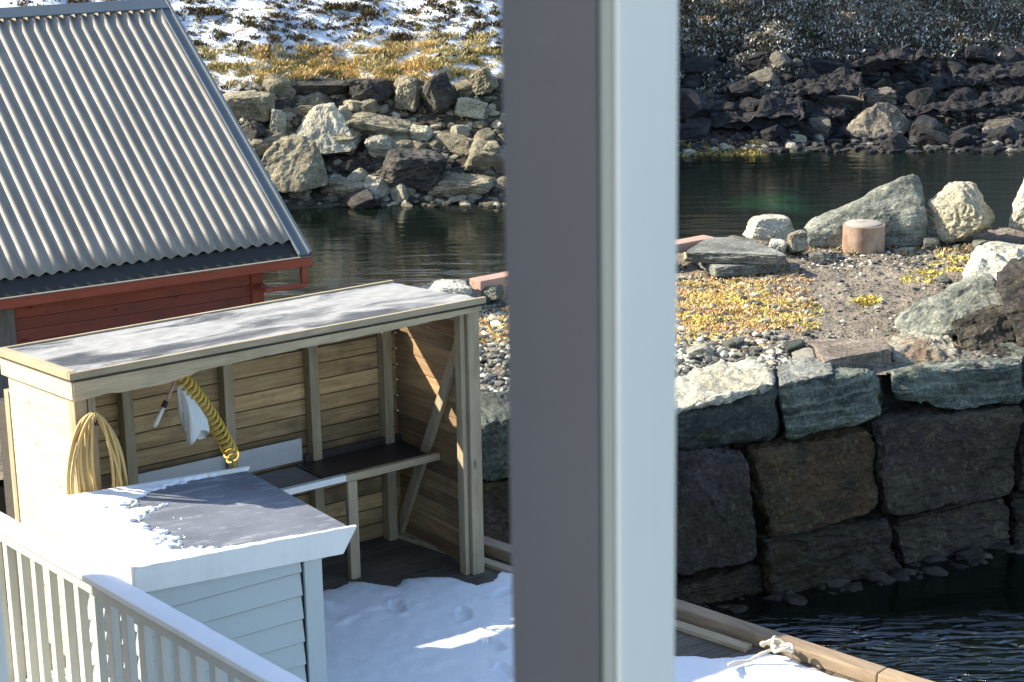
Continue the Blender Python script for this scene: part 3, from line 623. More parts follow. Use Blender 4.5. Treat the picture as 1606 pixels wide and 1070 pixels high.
top = [
 ([(1450, 296), (1548, 280), (1580, 384), (1450, 388)], (1510, 384), 1.3, 'rock_bank_pale', 'rounded pale boulder right of the wedge-shaped one', 2.8, 7),
 ([(1592, 262), (1690, 235), (1700, 390), (1570, 388)], (1620, 388), 1.2, 'rock_pale', 'tall bright boulder cut off by the right frame edge', 4., 7),
 ([(1168, 350), (1228, 330), (1264, 386), (1160, 384)], (1215, 386), .8, 'rock_pale', 'small cream-white boulder left of the wedge-shaped one', 3., 9),
 ([(1232, 366), (1268, 362), (1272, 398), (1234, 402)], (1250, 402), .4, 'rock_brown', 'small brown stone at the low tip of the wedge-shaped boulder', 3., 9),
 ([(1200, 380), (1236, 376), (1238, 400), (1204, 402)], (1220, 402), .4, 'rock_pale', 'small pale stone in front of the cream-white boulder', 3., 9),
 ([(1226, 540), (1266, 536), (1270, 562), (1228, 564)], (1250, 562), .4, 'rock_teal', 'small greenish stone at the left end of the brownish slab', 3.2, 8),
 ([(652, 458), (742, 440), (748, 486), (640, 480)], (700, 492), .9, 'rock_pale', 'pale lumpy rock just behind the right end of the shelter roof', 3.0, 8),
 ([(752, 452), (790, 448), (794, 474), (752, 476)], (772, 476), .5, 'rock_grey_green', 'greenish stone between the shelter roof and the window post', 3.0, 8),
]
for i, (q, ft, dp, m, lab, p_, cu) in enumerate(top):
    quad_rock('boulder', 420+i, q, ft, 0, dp, m, lab, 'boulder', TG, p=p_, cuts=cu, rough=.05, sub=5 if i in (0, 1, 2, 6, 7) else 4, dmin=.76)
hull_rock('boulder', 601, [(1256, 393, 27.9), (1456, 390, 28.), (1452, 330, 28.), (1258, 364, 28.), (1262, 350, 28.5), (1424, 270, 28.4), (1440, 264, 28.7), (1450, 282, 28.6), (1275, 360, 29.2), (1440, 300, 29.4), (1456, 370, 29.2)],
  'rock_grey_green', 'long wedge-shaped grey boulder rising to the right behind the rusty pipe', 'boulder', TG, .018)
hull_rock('boulder', 602, [(1395, 502, 23.), (1404, 528, 22.7), (1478, 532, 22.35), (1548, 428, 23.3), (1508, 436, 24.), (1594, 490, 22.6), (1588, 524, 22.6), (1560, 450, 24.2), (1440, 474, 24.), (1500, 530, 23.8)],
  'rock_grey_green', 'large dark tilted slab with a mossy upper face near the right edge', 'boulder', TG)
hull_rock('boulder', 603, [(1486, 500, 22.3), (1586, 480, 22.3), (1594, 550, 22.0), (1512, 562, 21.9), (1492, 520, 23.), (1590, 490, 23.1), (1560, 474, 22.6), (1594, 545, 22.8)],
  'rock_olive', 'dark square rock under the large tilted slab', 'boulder', TG)
hull_rock('boulder', 608, [(1503, 438, 25.3), (1512, 414, 25.6), (1546, 384, 26.2), (1620, 378, 26.4), (1700, 396, 26.), (1700, 470, 24.4), (1600, 462, 24.5), (1540, 450, 24.9), (1540, 396, 27.), (1530, 410, 25.2)],
  'rock_pale', 'big overexposed white boulder at the right edge above the dark tilted slab', 'boulder', TG)
hull_rock('boulder', 604, [(1580, 410, 22.8), (1556, 440, 22.5), (1600, 396, 23.4), (1700, 390, 23.), (1700, 560, 21.9), (1600, 556, 21.8), (1572, 476, 22.2), (1700, 420, 22.1), (1610, 520, 23.)],
  'rock_purple', 'dark purple-grey boulder standing at the right frame edge', 'boulder', TG)
hull_rock('boulder', 605, [(1386, 532, 22.0), (1438, 518, 22.8), (1492, 522, 22.7), (1508, 556, 21.7), (1498, 574, 21.4), (1404, 574, 21.4), (1396, 548, 21.6), (1450, 540, 21.7)],
  'rock_brown', 'light-topped rock between the brownish slab and the dark square rock', 'boulder', TG)
hull_rock('boulder', 606, [(1540, 548, 21.9), (1600, 540, 22.0), (1640, 556, 21.8), (1606, 574, 21.5), (1530, 572, 21.5), (1580, 536, 22.6)],
  'rock_olive', 'low dark rock wedged under the square rock at the right edge', 'boulder', TG)
hull_rock('boulder', 607, [(1196, 388, 27.6), (1236, 380, 27.9), (1262, 392, 27.8), (1250, 406, 27.3), (1204, 408, 27.2), (1226, 384, 28.2)],
  'rock_slate', 'dark stone between the slate stack and the wedge-shaped boulder', 'boulder', TG)
hull_rock('stone_block', 611, [(1030, 650, 19.6), (1216, 602, 20.1), (1224, 688, 20.05), (1040, 710, 19.55), (1030, 612, 20.6), (1190, 578, 21.2), (1226, 584, 20.9), (1030, 700, 20.9), (1222, 690, 21.2), (1120, 672, 19.6)],
  'rock_teal', 'dark teal top block nearest the window post, with a pale sunlit top', 'stone block', G, .03)
hull_rock('stone_block', 612, [(1218, 608, 20.15), (1366, 582, 20.6), (1382, 600, 20.75), (1380, 656, 20.6), (1232, 690, 20.05), (1216, 572, 21.5), (1340, 560, 21.9), (1384, 572, 21.5), (1230, 680, 21.2), (1382, 650, 21.6)],
  'rock_teal_pale', 'streaked top block between the teal block and the pale green banded one', 'stone block', G, .03)
hull_rock('stone_block', 613, [(1390, 584, 20.75), (1604, 566, 21.3), (1606, 634, 21.3), (1500, 640, 21.0), (1396, 628, 20.7), (1396, 560, 21.7), (1606, 546, 22.3), (1400, 625, 21.7), (1604, 630, 22.3)],
  'rock_teal_pale', 'pale green banded top block of the quay wall at the right', 'stone block', G, .03)
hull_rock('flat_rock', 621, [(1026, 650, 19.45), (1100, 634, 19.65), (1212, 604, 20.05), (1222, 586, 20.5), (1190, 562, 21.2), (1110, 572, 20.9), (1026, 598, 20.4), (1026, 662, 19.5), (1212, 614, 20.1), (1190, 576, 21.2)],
  'rock_pale', 'pale slab standing in for the sunlit top of the teal block by the window post', 'flat rock', None, .03)  # separate pale rock gives the dark teal block its sunlit top
hull_rock('flat_rock', 622, [(1222, 604, 20.1), (1310, 584, 20.45), (1306, 564, 21.2), (1250, 558, 21.4), (1214, 574, 21.), (1224, 612, 20.15), (1306, 592, 20.5)],
  'rock_slate', 'thin pale broken slab laid for the lit top of the streaked block', 'flat rock', None, .03)  # pale layer over the streaked block, coloured for its lit top
hull_rock('flat_rock', 623, [(1470, 582, 20.9), (1606, 568, 21.25), (1612, 546, 22.2), (1500, 554, 21.9), (1470, 570, 21.2), (1606, 578, 21.3), (1474, 592, 20.95)],
  'rock_slate', 'grey layered slab capping the pale green banded block', 'flat rock', None, .03)
# small edge stones
def gp(px, py):
    p = at(px, py, 0)
    return np.array([p[0], p[1], qz(p[0], p[1])]) if inside(p[0], p[1], quay) else None
ESL = ['beside the cream-white boulder', 'at the right foot of the wedge-shaped boulder', 'below the rounded boulder', 'right of the rusty pipe', 'right of the rounded boulder', 'left of the rusty pipe', 'by the brownish slab', 'on the top block at the right edge', 'on the pale green banded block', 'among the pebbles by the window post', 'among the pebbles above the teal block', 'under the brownish slab', 'on the white boulder', 'left of the white boulder']
es = [(1158, 362), (1462, 386), (1500, 386), (1420, 392), (1540, 388), (1282, 408), (1262, 566), (1600, 566), (1520, 566), (1095, 560), (1150, 546), (1290, 556), (1560, 452), (1478, 440)]
for k, (px, py) in enumerate(es):
    p = gp(px, py)
    if p is None: continue
    s = random.uniform(.1, .18); me = var[k % 7].copy(); me.materials.append(MATS[['rock_pale', 'rock_grey_green', 'rock_slate'][k % 3]])
    o = link('stone', me); o.location = (p[0], p[1], p[2]+s*.3); o.scale = (s*1.3, s, s*.7); o.rotation_euler = (.2, .1, k)
    tag(o, 'small loose '+['white', 'grey-green', 'slate'][k % 3]+' stone '+ESL[k], 'stone', 'loose stones on the quay')
def zone(*rects):
    def r():
        x0, x1, y0, y1 = random.choice(rects); return random.uniform(x0, x1), random.uniform(y0, y1)
    return r
tag(rubble('pebbles', 2600, zone((1040, 1215, 520, 585), (1040, 1130, 540, 600), (740, 830, 470, 655), (830, 1040, 470, 640), (1200, 1260, 545, 580)), .025, .06, 'pebble', gp, .3), kind='stuff', label='pale and dark pebbles along the quay edge', cat='pebbles')
tag(rubble('pebbles', 220, zone((1060, 1270, 430, 540), (745, 830, 470, 560)), .03, .06, 'pebble', gp, .3), kind='stuff', label='loose stones showing through the moss', cat='pebbles')
tag(rubble('pebbles', 1500, zone((1060, 1600, 400, 560), (1250, 1600, 385, 420)), .012, .035, 'pebble', gp, .3), kind='stuff', label='fine gravel scattered over the quay ground', cat='gravel')
tag(tufts('moss', 2300, zone((1040, 1270, 430, 520), (1040, 1200, 440, 555), (745, 830, 480, 540), (830, 1040, 440, 520)), 20, .038, .0085, .10, 'moss_orange', gp, .9, .8), kind='stuff', label='orange-tan moss on the left part of the quay ground', cat='moss')
tag(tufts('moss', 620, zone((1070, 1200, 440, 480), (1130, 1280, 470, 510), (745, 830, 490, 530), (1060, 1130, 490, 550)), 24, .038, .0085, .11, 'moss_yellow', gp, .9, .8), kind='stuff', label='yellow moss cushions on the quay ground left of the bare gravel', cat='moss')
tag(tufts('moss', 110, zone((1410, 1480, 425, 442), (1440, 1500, 400, 430), (1490, 1530, 400, 425), (1350, 1375, 465, 475)), 24, .04, .012, .09, 'moss_yellow', gp, .9, .8), kind='stuff', label='yellow-green moss patch on the gravel near the right boulders', cat='moss')
tag(tufts('dry_grass', 160, zone((1240, 1620, 384, 398), (1100, 1250, 396, 430)), 16, .07, .010, .10, 'dead_grass', gp, .7, .5), kind='stuff', label='short dead grass at the back of the quay ground', cat='grass')
# pipe bollard
pb = at(1360, 398, 0); R_ = .315
bol = empty('pipe_bollard', (pb[0], pb[1]+R_, -.05), label='short rusty concrete-filled pipe in front of the wedge-shaped boulder', cat='bollard')
def ring(mb, r0_, r1_, z0, z1, n=48):
    v = []
    for z, r in ((z0, r1_), (z1, r1_), (z1, r0_), (z0, r0_)):
        v += [(r*math.cos(2*math.pi*k/n), r*math.sin(2*math.pi*k/n), z) for k in range(n)]
    f = [(j*n+k, j*n+(k+1) % n, ((j+1) % 4)*n+(k+1) % n, ((j+1) % 4)*n+k) for j in range(4) for k in range(n)]; mb.add(v, f); return mb
o = ring(MB(), .285, R_, -.2, .44).build('pipe_wall', 'rust_pipe', bol, smooth=False, bevel=.008)
mb = MB(); n = 40; rings = [(.284, .35), (.284, .445), (.25, .465), (.12, .475), (.001, .478)]
v = [(r*math.cos(2*math.pi*k/n), r*math.sin(2*math.pi*k/n), z+(.008*nz(r*20+k*.6, z) if r < .27 else 0)) for r, z in rings for k in range(n)]
mb.add(v, [(j*n+k, j*n+(k+1) % n, (j+1)*n+(k+1) % n, (j+1)*n+k) for j in range(4) for k in range(n)]); mb.build('concrete_fill', 'concrete_cap', bol, smooth=True)
# plank on the back edge of the quay
p1, p2 = at(744, 441, .28), at(1112, 372, .28)
pk = empty('timber_beam', p1, math.atan2(p2[1]-p1[1], p2[0]-p1[0]), label='pinkish weathered timber beam along the back edge of the quay behind the window post', cat='beam')
ln = np.linalg.norm((p2-p1)[:2]); MB().box(0, ln, -.14, .12, -.12, .02).build('plank', 'pink_wood', pk, .01)
mb = MB(); mb.box(.25, .45, -.1, .1, -.32, -.123); mb.box(ln-.42, ln-.2, -.12, .1, -.32, -.123); mb.box(ln*.5, ln*.5+.2, -.1, .1, -.32, -.123); mb.build('support_block', 'weathered_wood_x', pk, .01)
# ------------------------------------------------------------ red boathouse
E_ = aty(485, 400, 24.); e = L(E_)
HB = rad(58.5); A2 = np.array([math.sin(HB), math.cos(HB), 0]); B2 = np.array([-A2[1], A2[0], 0]); R2_ = onp(260, 5, E_, A2)
def L2(p): k = np.array(p)-E_; return np.array([k@A2, k@B2, k[2]])
bh = empty('boathouse', (E_[0], E_[1], -2.4), math.atan2(A2[1], A2[0]), label='red wooden boathouse with a grey corrugated roof, behind the open shelter', cat='boathouse')
ez = E_[2]+2.4; LN = 9.0; RUN, RISE = float((R2_-E_)@B2), float(R2_[2]-E_[2]); print('PITCH', math.degrees(math.atan2(RISE, RUN)), RUN, 'pit', L2(onp(485, 403, E_, B2))[0]-L2(onp(467, 405, E_, B2))[0]); sl_ = math.atan2(RISE, RUN); cs, sn_ = math.cos(sl_), math.sin(sl_); SLN = math.hypot(RUN, RISE)
# local: x along A (0 at right verge, negative to the left), y into depth
pit = .1708; nseg = 12
def roofpt(x, s, off): return (x, s*cs-off*sn_, ez+s*sn_+off*cs)
X = np.arange(-LN, -.16, pit/nseg); Ssteps = np.linspace(.27, SLN-.12, 14)
V = []; Fx = []
for s in Ssteps:
    for x in X:
        V.append(roofpt(x, s, .028*math.cos(2*math.pi*(x+.19)/pit)+.026+.004*nz(x*2, s*2)))
n = len(X)
for j in range(len(Ssteps)-1):
    for i in range(n-1): Fx.append((j*n+i, j*n+i+1, (j+1)*n+i+1, (j+1)*n+i))
mb = MB(); mb.v = V; mb.f = Fx; o = mb.build('corrugated_roof', 'roof_sheet', bh, smooth=True)
m = o.modifiers.new('solid', 'SOLIDIFY'); m.thickness = .008; m.offset = -1
def roofbox(x0, x1, s0, s1, o0, o1, mb=None):
    mb = mb or MB(); return mb.hexa([roofpt(x0, s0, o0), roofpt(x1, s0, o0), roofpt(x1, s1, o0), roofpt(x0, s1, o0), roofpt(x0, s0, o1), roofpt(x1, s0, o1), roofpt(x1, s1, o1), roofpt(x0, s1, o1)])
roofbox(-LN, -.02, -.02, .29, -.06, -.006).build('eave_board', 'dark_flashing', bh, .006)
mb = roofbox(-.155, -.02, -.03, SLN, -.004, .052); roofbox(-.03, .015, -.03, SLN, -.12, .085, mb); roofbox(-.17, -.14, -.03, SLN, .03, .072, mb); mb.build('verge_flashing', 'flashing_grey', bh, .006)
roofbox(-LN, .02, SLN-.2, SLN+.03, .055, .075).build('ridge_cap', 'flashing_grey', bh, .004)
roofbox(-LN, -.0, .0, SLN, -.14, -.065).build('roof_deck', 'dark_wood', bh)
# rear roof slope
mb = MB(); yb0, yb1 = RUN+.02, RUN*2
mb.hexa([(-LN, yb0, ez+RISE-.1), (0, yb0, ez+RISE-.1), (0, yb1, ez-.1), (-LN, yb1, ez-.1), (-LN, yb0, ez+RISE+.05), (0, yb0, ez+RISE+.05), (0, yb1, ez+.05), (-LN, yb1, ez+.05)]); mb.build('rear_roof', 'flashing_grey', bh)
mb = MB(); mb.stick((-LN, -.035, ez-.075), (0.01, -.035, ez-.075), .03, .12, (0, 1, 0)); mb.build('eave_fascia', 'red_trim', bh, .004)
MB().stick((-LN, -.04, ez-.008), (-.0, -.04, ez-.008), .05, .012, (0, 1, 0)).build('drip_edge', 'pale_edge', bh)
xw = -.52
mb = MB(); k = 0; zz = -.2
while zz < ez+.05:
    o_ = random.uniform(0, .006); mb.box(-LN+.3, xw, .38+o_, .42, zz, min(zz+.142, ez+.12)); zz += .147
mb.build('front_wall', 'red_board', bh, .003)
mb = MB(); mb.box(xw-.02, xw, .43, RUN*2-.4, -.2, ez+.1); mb.add([(xw-.02, .43, ez+.1), (xw-.02, RUN*2-.4, ez+.1), (xw-.02, RUN, ez+RISE-.35), (xw, .43, ez+.1), (xw, RUN*2-.4, ez+.1), (xw, RUN, ez+RISE-.35)], [(0, 1, 2), (3, 5, 4), (0, 3, 4, 1), (1, 4, 5, 2), (2, 5, 3, 0)]); mb.build('gable_wall', 'red_board', bh)
mb = MB(); mb.box(-LN+.3, -LN+.34, .43, RUN*2-.4, -.2, ez); mb.box(-LN+.3, xw, RUN*2-.44, RUN*2-.4, -.2, ez); mb.build('rear_wall', 'red_board', bh)
MB().box(xw-.16, xw+.012, .355, .378, -.2, ez+.02).build('corner_board', 'red_trim', bh, .004)
MB().box(-LN+.2, xw+.05, .3, RUN*2-.3, -1., -.2).build('foundation', 'concrete', bh)
gx0, gx1 = L2(onp(-30, 500, E_+B2*.38, B2))[0], L2(onp(22, 500, E_+B2*.38, B2))[0]
MB().box(gx0, gx1, .345, .379, -.2, ez-.04).build('door_panel', 'weathered_grey', bh, .004)
# boxed eave return at the right corner: rafter end, soffit stub and red strut
mb = MB(); mb.box(-.125, -.045, -.02, .06, ez-.36, ez-.137); mb.box(xw-.01, -.045, -.02, .05, ez-.42, ez-.362); mb.box(xw-.13, xw-.012, -.02, .354, ez-.42, ez-.362); mb.build('eave_bracket', 'red_trim', bh, .012)
# ------------------------------------------------------------ deck
deckR = lambda b_: float(np.interp(b_, [-12, -3.63, -1.74, .44, 1.8], [3.1, 1.14, .757, .41, .16]))
bs = np.arange(-13.5, 1.75, .146)
mb = MB()
for b0_ in bs:
    b1_ = b0_+.14; e0, e1 = deckR(b0_)-.02, deckR(b1_)-.02
    mb.hexa([(-12, b0_, -.06), (e0, b0_, -.06), (e1, b1_, -.06), (-12, b1_, -.06), (-12, b0_, 0), (e0, b0_, 0), (e1, b1_, 0), (-12, b1_, 0)])
o = mb.build('deck', 'deck_board'); o.location = tuple(P0); o.rotation_euler = (0, 0, ROTA); tag(o, kind='structure')
mb = MB(); mb.prism([(-11.5, -13), (3.0, -13), (1.0, -3.4), (.6, -1.6), (.25, .4), (0, 1.6), (-11.5, 1.6)], -3.6, -.07)
o = mb.build('deck_foundation', 'concrete'); o.location = tuple(P0); o.rotation_euler = (0, 0, ROTA); tag(o, kind='structure')
# edge beams: a lower and an upper timber
pA, pB = W(deckR(1.7), 1.7), W(deckR(-13), -13)
q0, q1, q2 = np.array([deckR(1.75), 1.75]), np.array([deckR(-3.63), -3.63]), np.array([deckR(-11), -11])
bt = empty('edge_beam', P0, ROTA, label='weathered timber beam along the deck edge above the water, sunlit at its near end', cat='beam')
mb = MB(); mb.stick((q0[0]-.05, q0[1], .055), (q1[0]-.05, q1[1], .055), .15, .11); mb.stick((q1[0]-.05, q1[1]-.004, .055), (q2[0]-.05, q2[1], .055), .15, .11)
mb.build('top_timber', 'beam_wood', bt, .012)
mb = MB(); mb.stick((q0[0]-.005, q0[1], -.17), (q1[0]-.005, q1[1], -.17), .10, .2); mb.stick((q1[0]-.005, q1[1]-.004, -.17), (q2[0]-.005, q2[1], -.17), .10, .2)
mb.build('side_timber', 'beam_wood', bt, .012)
MB().stick((q0[0]-.19, 1.2, .02), (deckR(-2.6)-.2, -2.6, .02), .10, .04).build('inner_board', 'weathered_wood_y', bt, .006)
# snow on the deck
sb = np.array([-9, -2.95, -2.72, -2.55, -2.35, -1.8, -.9, -.25, .0, .45]); sa = np.array([3., .90, .76, .40, .24, .20, .20, .26, .1, .0])
fa = np.array([-7, -1.6, -1.23, -.92, -.7, -.45, -.24, -.16, .3]); fb = np.array([.38, .38, .49, .50, .2, .24, .09, -.2, -.16])
FOOT = [(-.95, -.25, 1.2), (-.62, -.72, 1.0), (-.78, -1.35, 1.5), (-.42, -1.75, 1.3), (-.1, -.55, .3), (.1, -1.2, 1.6), (-1.0, -1.8, 1.2), (.35, -3.0, 1.2), (.6, -3.5, 1.4)]
st = .03; ga = np.arange(-5.2, 1.9, st); gb = np.arange(-6.0, .6, st); V = []
for b_ in gb:
    ar = float(np.interp(b_, sb, sa))+(deckR(b_)-.15-float(np.interp(b_, sb, sa)) if b_ < -2.9 else 0)
    for a_ in ga:
        br = float(np.interp(a_, fa, fb))
        n1 = nz(a_*2.2, b_*2.2, 3, 4); d = min((ar-a_), (br-b_))+.10*n1
        h = .036*(1-math.exp(-max(d, 0)/.08))+.012*nz(a_*.9, b_*.9, 7, 3)+.006*nz(a_*7, b_*7, 2, 3)
        for fa_, fb_, ra_ in FOOT:
            ua, ub = (a_-fa_)*math.cos(ra_)+(b_-fb_)*math.sin(ra_), -(a_-fa_)*math.sin(ra_)+(b_-fb_)*math.cos(ra_)
            q_ = (ua/.14)**2+(ub/.055)**2
            if q_ < 2.2: h += -.026 if q_ < 1 else .010*(2.2-q_)
        if d > 0 and br-b_ < .7: h += .035*max(0, n1)
        V.append((a_, b_, h if d > 0 else -.03))
n = len(ga); Fx = [(j*n+i, j*n+i+1, (j+1)*n+i+1, (j+1)*n+i) for j in range(len(gb)-1) for i in range(n-1)
      if max(V[j*n+i][2], V[j*n+i+1][2], V[(j+1)*n+i][2], V[(j+1)*n+i+1][2]) > -.02]
mb = MB(); mb.v = V; mb.f = Fx; o = mb.build('snow', 'snow', smooth=True); o.location = tuple(P0); o.rotation_euler = (0, 0, ROTA); tag(o, kind='structure')
# rope on the beam
rp = L(at(1222, 1020, .12)); ro = empty('rope', W(*rp[:2], .115), ROTA, label='pale rope knotted round the timber beam at the deck edge', cat='rope')
pts = []
for k in range(60):
    t = k/59*math.pi*5; pts.append((.07*math.cos(t)*(1+.2*math.sin(t*.7)), .11*math.sin(t*.62)+.01*k/60, .02+.035*abs(math.sin(t*1.3))))
mb = MB(); mb.tube(pts, .014, 8); mb.build('knot', 'rope_pale', ro, smooth=True)
mb = MB(); mb.tube([(-.05, 0, .03), (-.14, .05, .0), (-.22, .09, -.05), (-.33, .12, -.04), (-.42, .10, -.03)], .012, 8); mb.tube([(.07, 0, .03), (.1, -.02, -.02), (.105, -.03, -.12)], .012, 8); mb.build('rope_end', 'rope_pale', ro, smooth=True)
# ------------------------------------------------------------ shelter
SH = empty('shelter', P0, ROTA, label='open-fronted wooden work shelter with plank walls and a frosty flat roof', cat='shelter')
AL = -3.46; AR = .08; BD = 1.22
def ztop(a_, b_): return 2.405-.075*b_          # roof top surface
# walls
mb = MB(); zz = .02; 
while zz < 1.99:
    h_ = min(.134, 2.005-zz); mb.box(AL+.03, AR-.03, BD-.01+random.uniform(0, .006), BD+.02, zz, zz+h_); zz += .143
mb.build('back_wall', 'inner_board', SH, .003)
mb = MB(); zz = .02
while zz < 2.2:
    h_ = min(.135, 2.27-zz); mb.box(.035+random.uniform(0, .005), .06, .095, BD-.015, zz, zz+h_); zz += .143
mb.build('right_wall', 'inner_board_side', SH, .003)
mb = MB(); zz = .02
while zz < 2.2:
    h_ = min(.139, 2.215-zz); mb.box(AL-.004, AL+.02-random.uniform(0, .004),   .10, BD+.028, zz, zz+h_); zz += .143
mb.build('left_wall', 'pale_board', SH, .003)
for (a0_, a1_, b0_, b1_, z0_, z1_) in ((AR-.115, AR, -.03, .085, 0, 2.345), (AL-.012, AL+.085, -.03, .09, 0, 2.345), (AL+.10, AL+.16, -.01, .09, 0, 2.34), (AL-.012, AL+.06, BD+.034, BD+.13, 0, 1.98), (AR+.001, AR+.05, BD-.06, BD+.03, 0, 2.24)):
    MB().box(a0_, a1_, b0_, b1_, z0_, z1_).build('post', 'weathered_wood_z', SH, .006)
MB().box(-.085, -.04, .01, .10, 0, 2.34).build('post', 'weathered_wood_z', SH, .005)
for a_ in (-2.555, -1.655, -.845, -.105):
    MB().box(a_-.045, a_+.045, BD-.115, BD-.013, 0, 2.008 if a_ > -1 or a_ < -2 else 2.13).build('stud', 'weathered_wood_z', SH, .005)
MB().box(AL+.06, AR+.03, BD-.03, BD+.02, 2.165, 2.255).build('back_header', 'inner_board', SH, .004)
MB().box(AL+.03, AR-.02, BD+.021, BD+.032, .0, 2.0).build('leak_stop_sheet', 'dark_wood', SH)  # dark sheet added to stop sun leaking between the planks
# front beam: board with a waney lower edge
mb = MB(); N = 90; xa = np.linspace(AL-.02, AR+.005, N); lowf = lambda a_: float(np.interp(a_, [-3.5, -3.25, -2.85, -2.6, -2.5, -1.75, -.85, -.1, .1], [2.20, 2.215, 2.205, 2.23, 2.255, 2.275, 2.285, 2.30, 2.30]))+.012*nz(a_*6, 1, 0, 3)
V = []
for a_ in xa:
    t_, l_ = 2.345, lowf(a_); V += [(a_, -.062, l_), (a_, -.034, l_+.006), (a_, -.034, t_), (a_, -.062, t_)]
Fx = [(4*i+k, 4*i+(k+1) % 4, 4*i+4+(k+1) % 4, 4*i+4+k) for i in range(N-1) for k in range(4)]+[(0, 3, 2, 1), (4*N-4, 4*N-3, 4*N-2, 4*N-1)]
mb.add(V, Fx); mb.build('front_beam', 'weathered_wood_x', SH)
def rb(a0_, a1_, b0_, b1_, o0, o1):  # follows roof plane
    mb = MB(); return mb.hexa([(a, b_, ztop(a, b_)+o) for o in (o0, o1) for a, b_ in ((a0_, b0_), (a1_, b0_), (a1_, b1_), (a0_, b1_))])
rb(AL-.05, AR+.02, -.09, BD+.10, -.052, -.012).build('roof', 'dark_wood', SH, .004)
mb = MB(); nA, nB = 90, 34; ga2 = np.linspace(AL+.02, AR-.01, nA); gb2 = np.linspace(-.055, BD+.06, nB)
V = [(a, b_, ztop(a, b_)-.008+.02*max(0, nz(a*2, b_*5, 3, 4))+.006) for b_ in gb2 for a in ga2]
mb.v = V; mb.f = [(j*nA+i, j*nA+i+1, (j+1)*nA+i+1, (j+1)*nA+i) for j in range(nB-1) for i in range(nA-1)]; mb.build('roof_covering', 'frosty_felt', SH, smooth=True)
rb(AL-.055, AR+.03, -.095, -.058, -.04, .012).build('roof_trim', 'weathered_wood_x', SH, .004)
rb(AL-.055, AL+.015, -.056, BD+.1, -.04, .016).build('roof_trim', 'weathered_wood_y', SH, .004)
rb(AL-.05, AR+.02, BD+.065, BD+.105, -.04, .014).build('roof_trim', 'weathered_wood_x', SH, .004)
rb(AL-.03, AL-.006, -.05, BD+.1, -.20, -.054).build('side_beam', 'pale_board', SH, .005)
MB().box(AL+.0, AL+.06, BD+.135, BD+.34, 0, 1.85).build('side_plank', 'dark_wood', SH, .005)
# braces
mb = MB(); mb.stick((.008, .05, 2.2), (.008, 1.19, .03), .045, .10, (1, 0, 0)); mb.build('brace', 'weathered_wood_z', SH, .005)
# bench built into the shelter
WB = empty('workbench', W(-1.3, .8, 0), ROTA, label='long dark workbench with a white backboard inside the shelter', cat='workbench')
def wl(a, b_, z): return (a+1.3, b_-.8, z)
def wbox(n_, a0_, a1_, b0_, b1_, z0_, z1_, m, bev=.004):
    x0, y0, _ = wl(a0_, b0_, 0); x1, y1, _ = wl(a1_, b1_, 0); return MB().box(x0, x1, y0, y1, z0_, z1_).build(n_, m, WB, bev)
wbox('tabletop', -1.06, .02, .59, 1.12, .885, .91, 'bench_dark')
wbox('trough', -2.52, -1.065, .59, 1.10, .865, .90, 'bench_grey')
wbox('backboard', -2.50, -.97, 1.155, 1.172, .92, 1.12, 'bench_white')
wbox('rim', -2.52, -.912, .53, .585, .885, .94, 'white_paint')
wbox('rail', -.91, .03, .53, .585, .875, .938, 'weathered_wood_x')
wbox('leg', -.90, -.805, .535, .59, 0, .87, 'weathered_wood_z', .006)
wbox('leg', -2.50, -2.41, .535, .59, 0, .86, 'weathered_wood_z', .006)
wbox('table_back', -.96, .02, 1.122, 1.15, .885, .97, 'bench_dark')
kn = L(at(415, 757, .9))
o = MB().stick((-.1, .0, .02), (.1, .03, .02), .06, .03).build('scraper', 'black_rubber', None, .008); o.location = tuple(W(-1.70, .80, .902)); o.rotation_euler = (0, 0, ROTA); tag(o, 'small black scraper lying in the grey trough of the workbench', 'scraper')
# bits of snow/light stones at bench back
# hanging hose loop on the left front post
HP = empty('hose_coil', W(-3.42, -.1, 1.56), ROTA, label='tan hose hanging in long loops on the left front post of the shelter', cat='hose')
mb = MB(); 
for k in range(9):
    wd = random.uniform(.06, .20); cx_ = random.uniform(-.06, .10)+.02; hh = random.uniform(.36, .47); pts = []
    for t in np.linspace(0, 2*math.pi, 41):
        x = cx_*(1-math.cos(t))*.5+wd*math.sin(t)*(1.1-.2*math.cos(t)); z = .13+.42-hh*(1-math.cos(t)); 
        pts.append((x+.03, -.03-.022*(k % 4)-.02*math.sin(t*2+k), z+.012*math.sin(3*t+k)))
    mb.tube(pts, .0125, 7, False)
mb.build('hose_loops', 'hose_tan', HP, smooth=True)
mb = MB(); mb.tube([(.0, .05, .5), (.02, -.06, .49), (.02, -.13, .5), (.02, -.135, .53)], .01, 6); mb.build('hook', 'black_rubber', HP, smooth=True)
# coiled air hose
c0, c1 = L(onp(280, 586, W(0, .05, 0), B)), L(onp(368, 722, W(0, .42, 0), B))
CH = empty('coiled_hose', W(c0[0], c0[1], c0[2]), ROTA, label='yellow spiral air hose hanging from the shelter beam down to the bench', cat='hose')
d = c1-c0; n = 19*16; pts = []
for k in range(n+1):
    t = k/n; c = d*t+np.array([.018*math.sin(math.pi*t), 0, .022*math.sin(math.pi*t)])*1.
    tt = np.array([d[0]+.055*math.cos(math.pi*t), d[1], d[2]+.07*math.cos(math.pi*t)]); tt /= np.linalg.norm(tt)
    s1 = np.cross(tt, (0, 1, 0)); s1 /= np.linalg.norm(s1); s2 = np.cross(tt, s1); ph = 2*math.pi*k/16; R2 = .052*(.75+.5*min(1, 6*t)*.6)
    pts.append(c+R2*(s1*math.cos(ph)+s2*math.sin(ph)))
mb = MB(); mb.tube(pts, .0105, 6); mb.build('spiral', 'hose_yellow', CH, smooth=True)
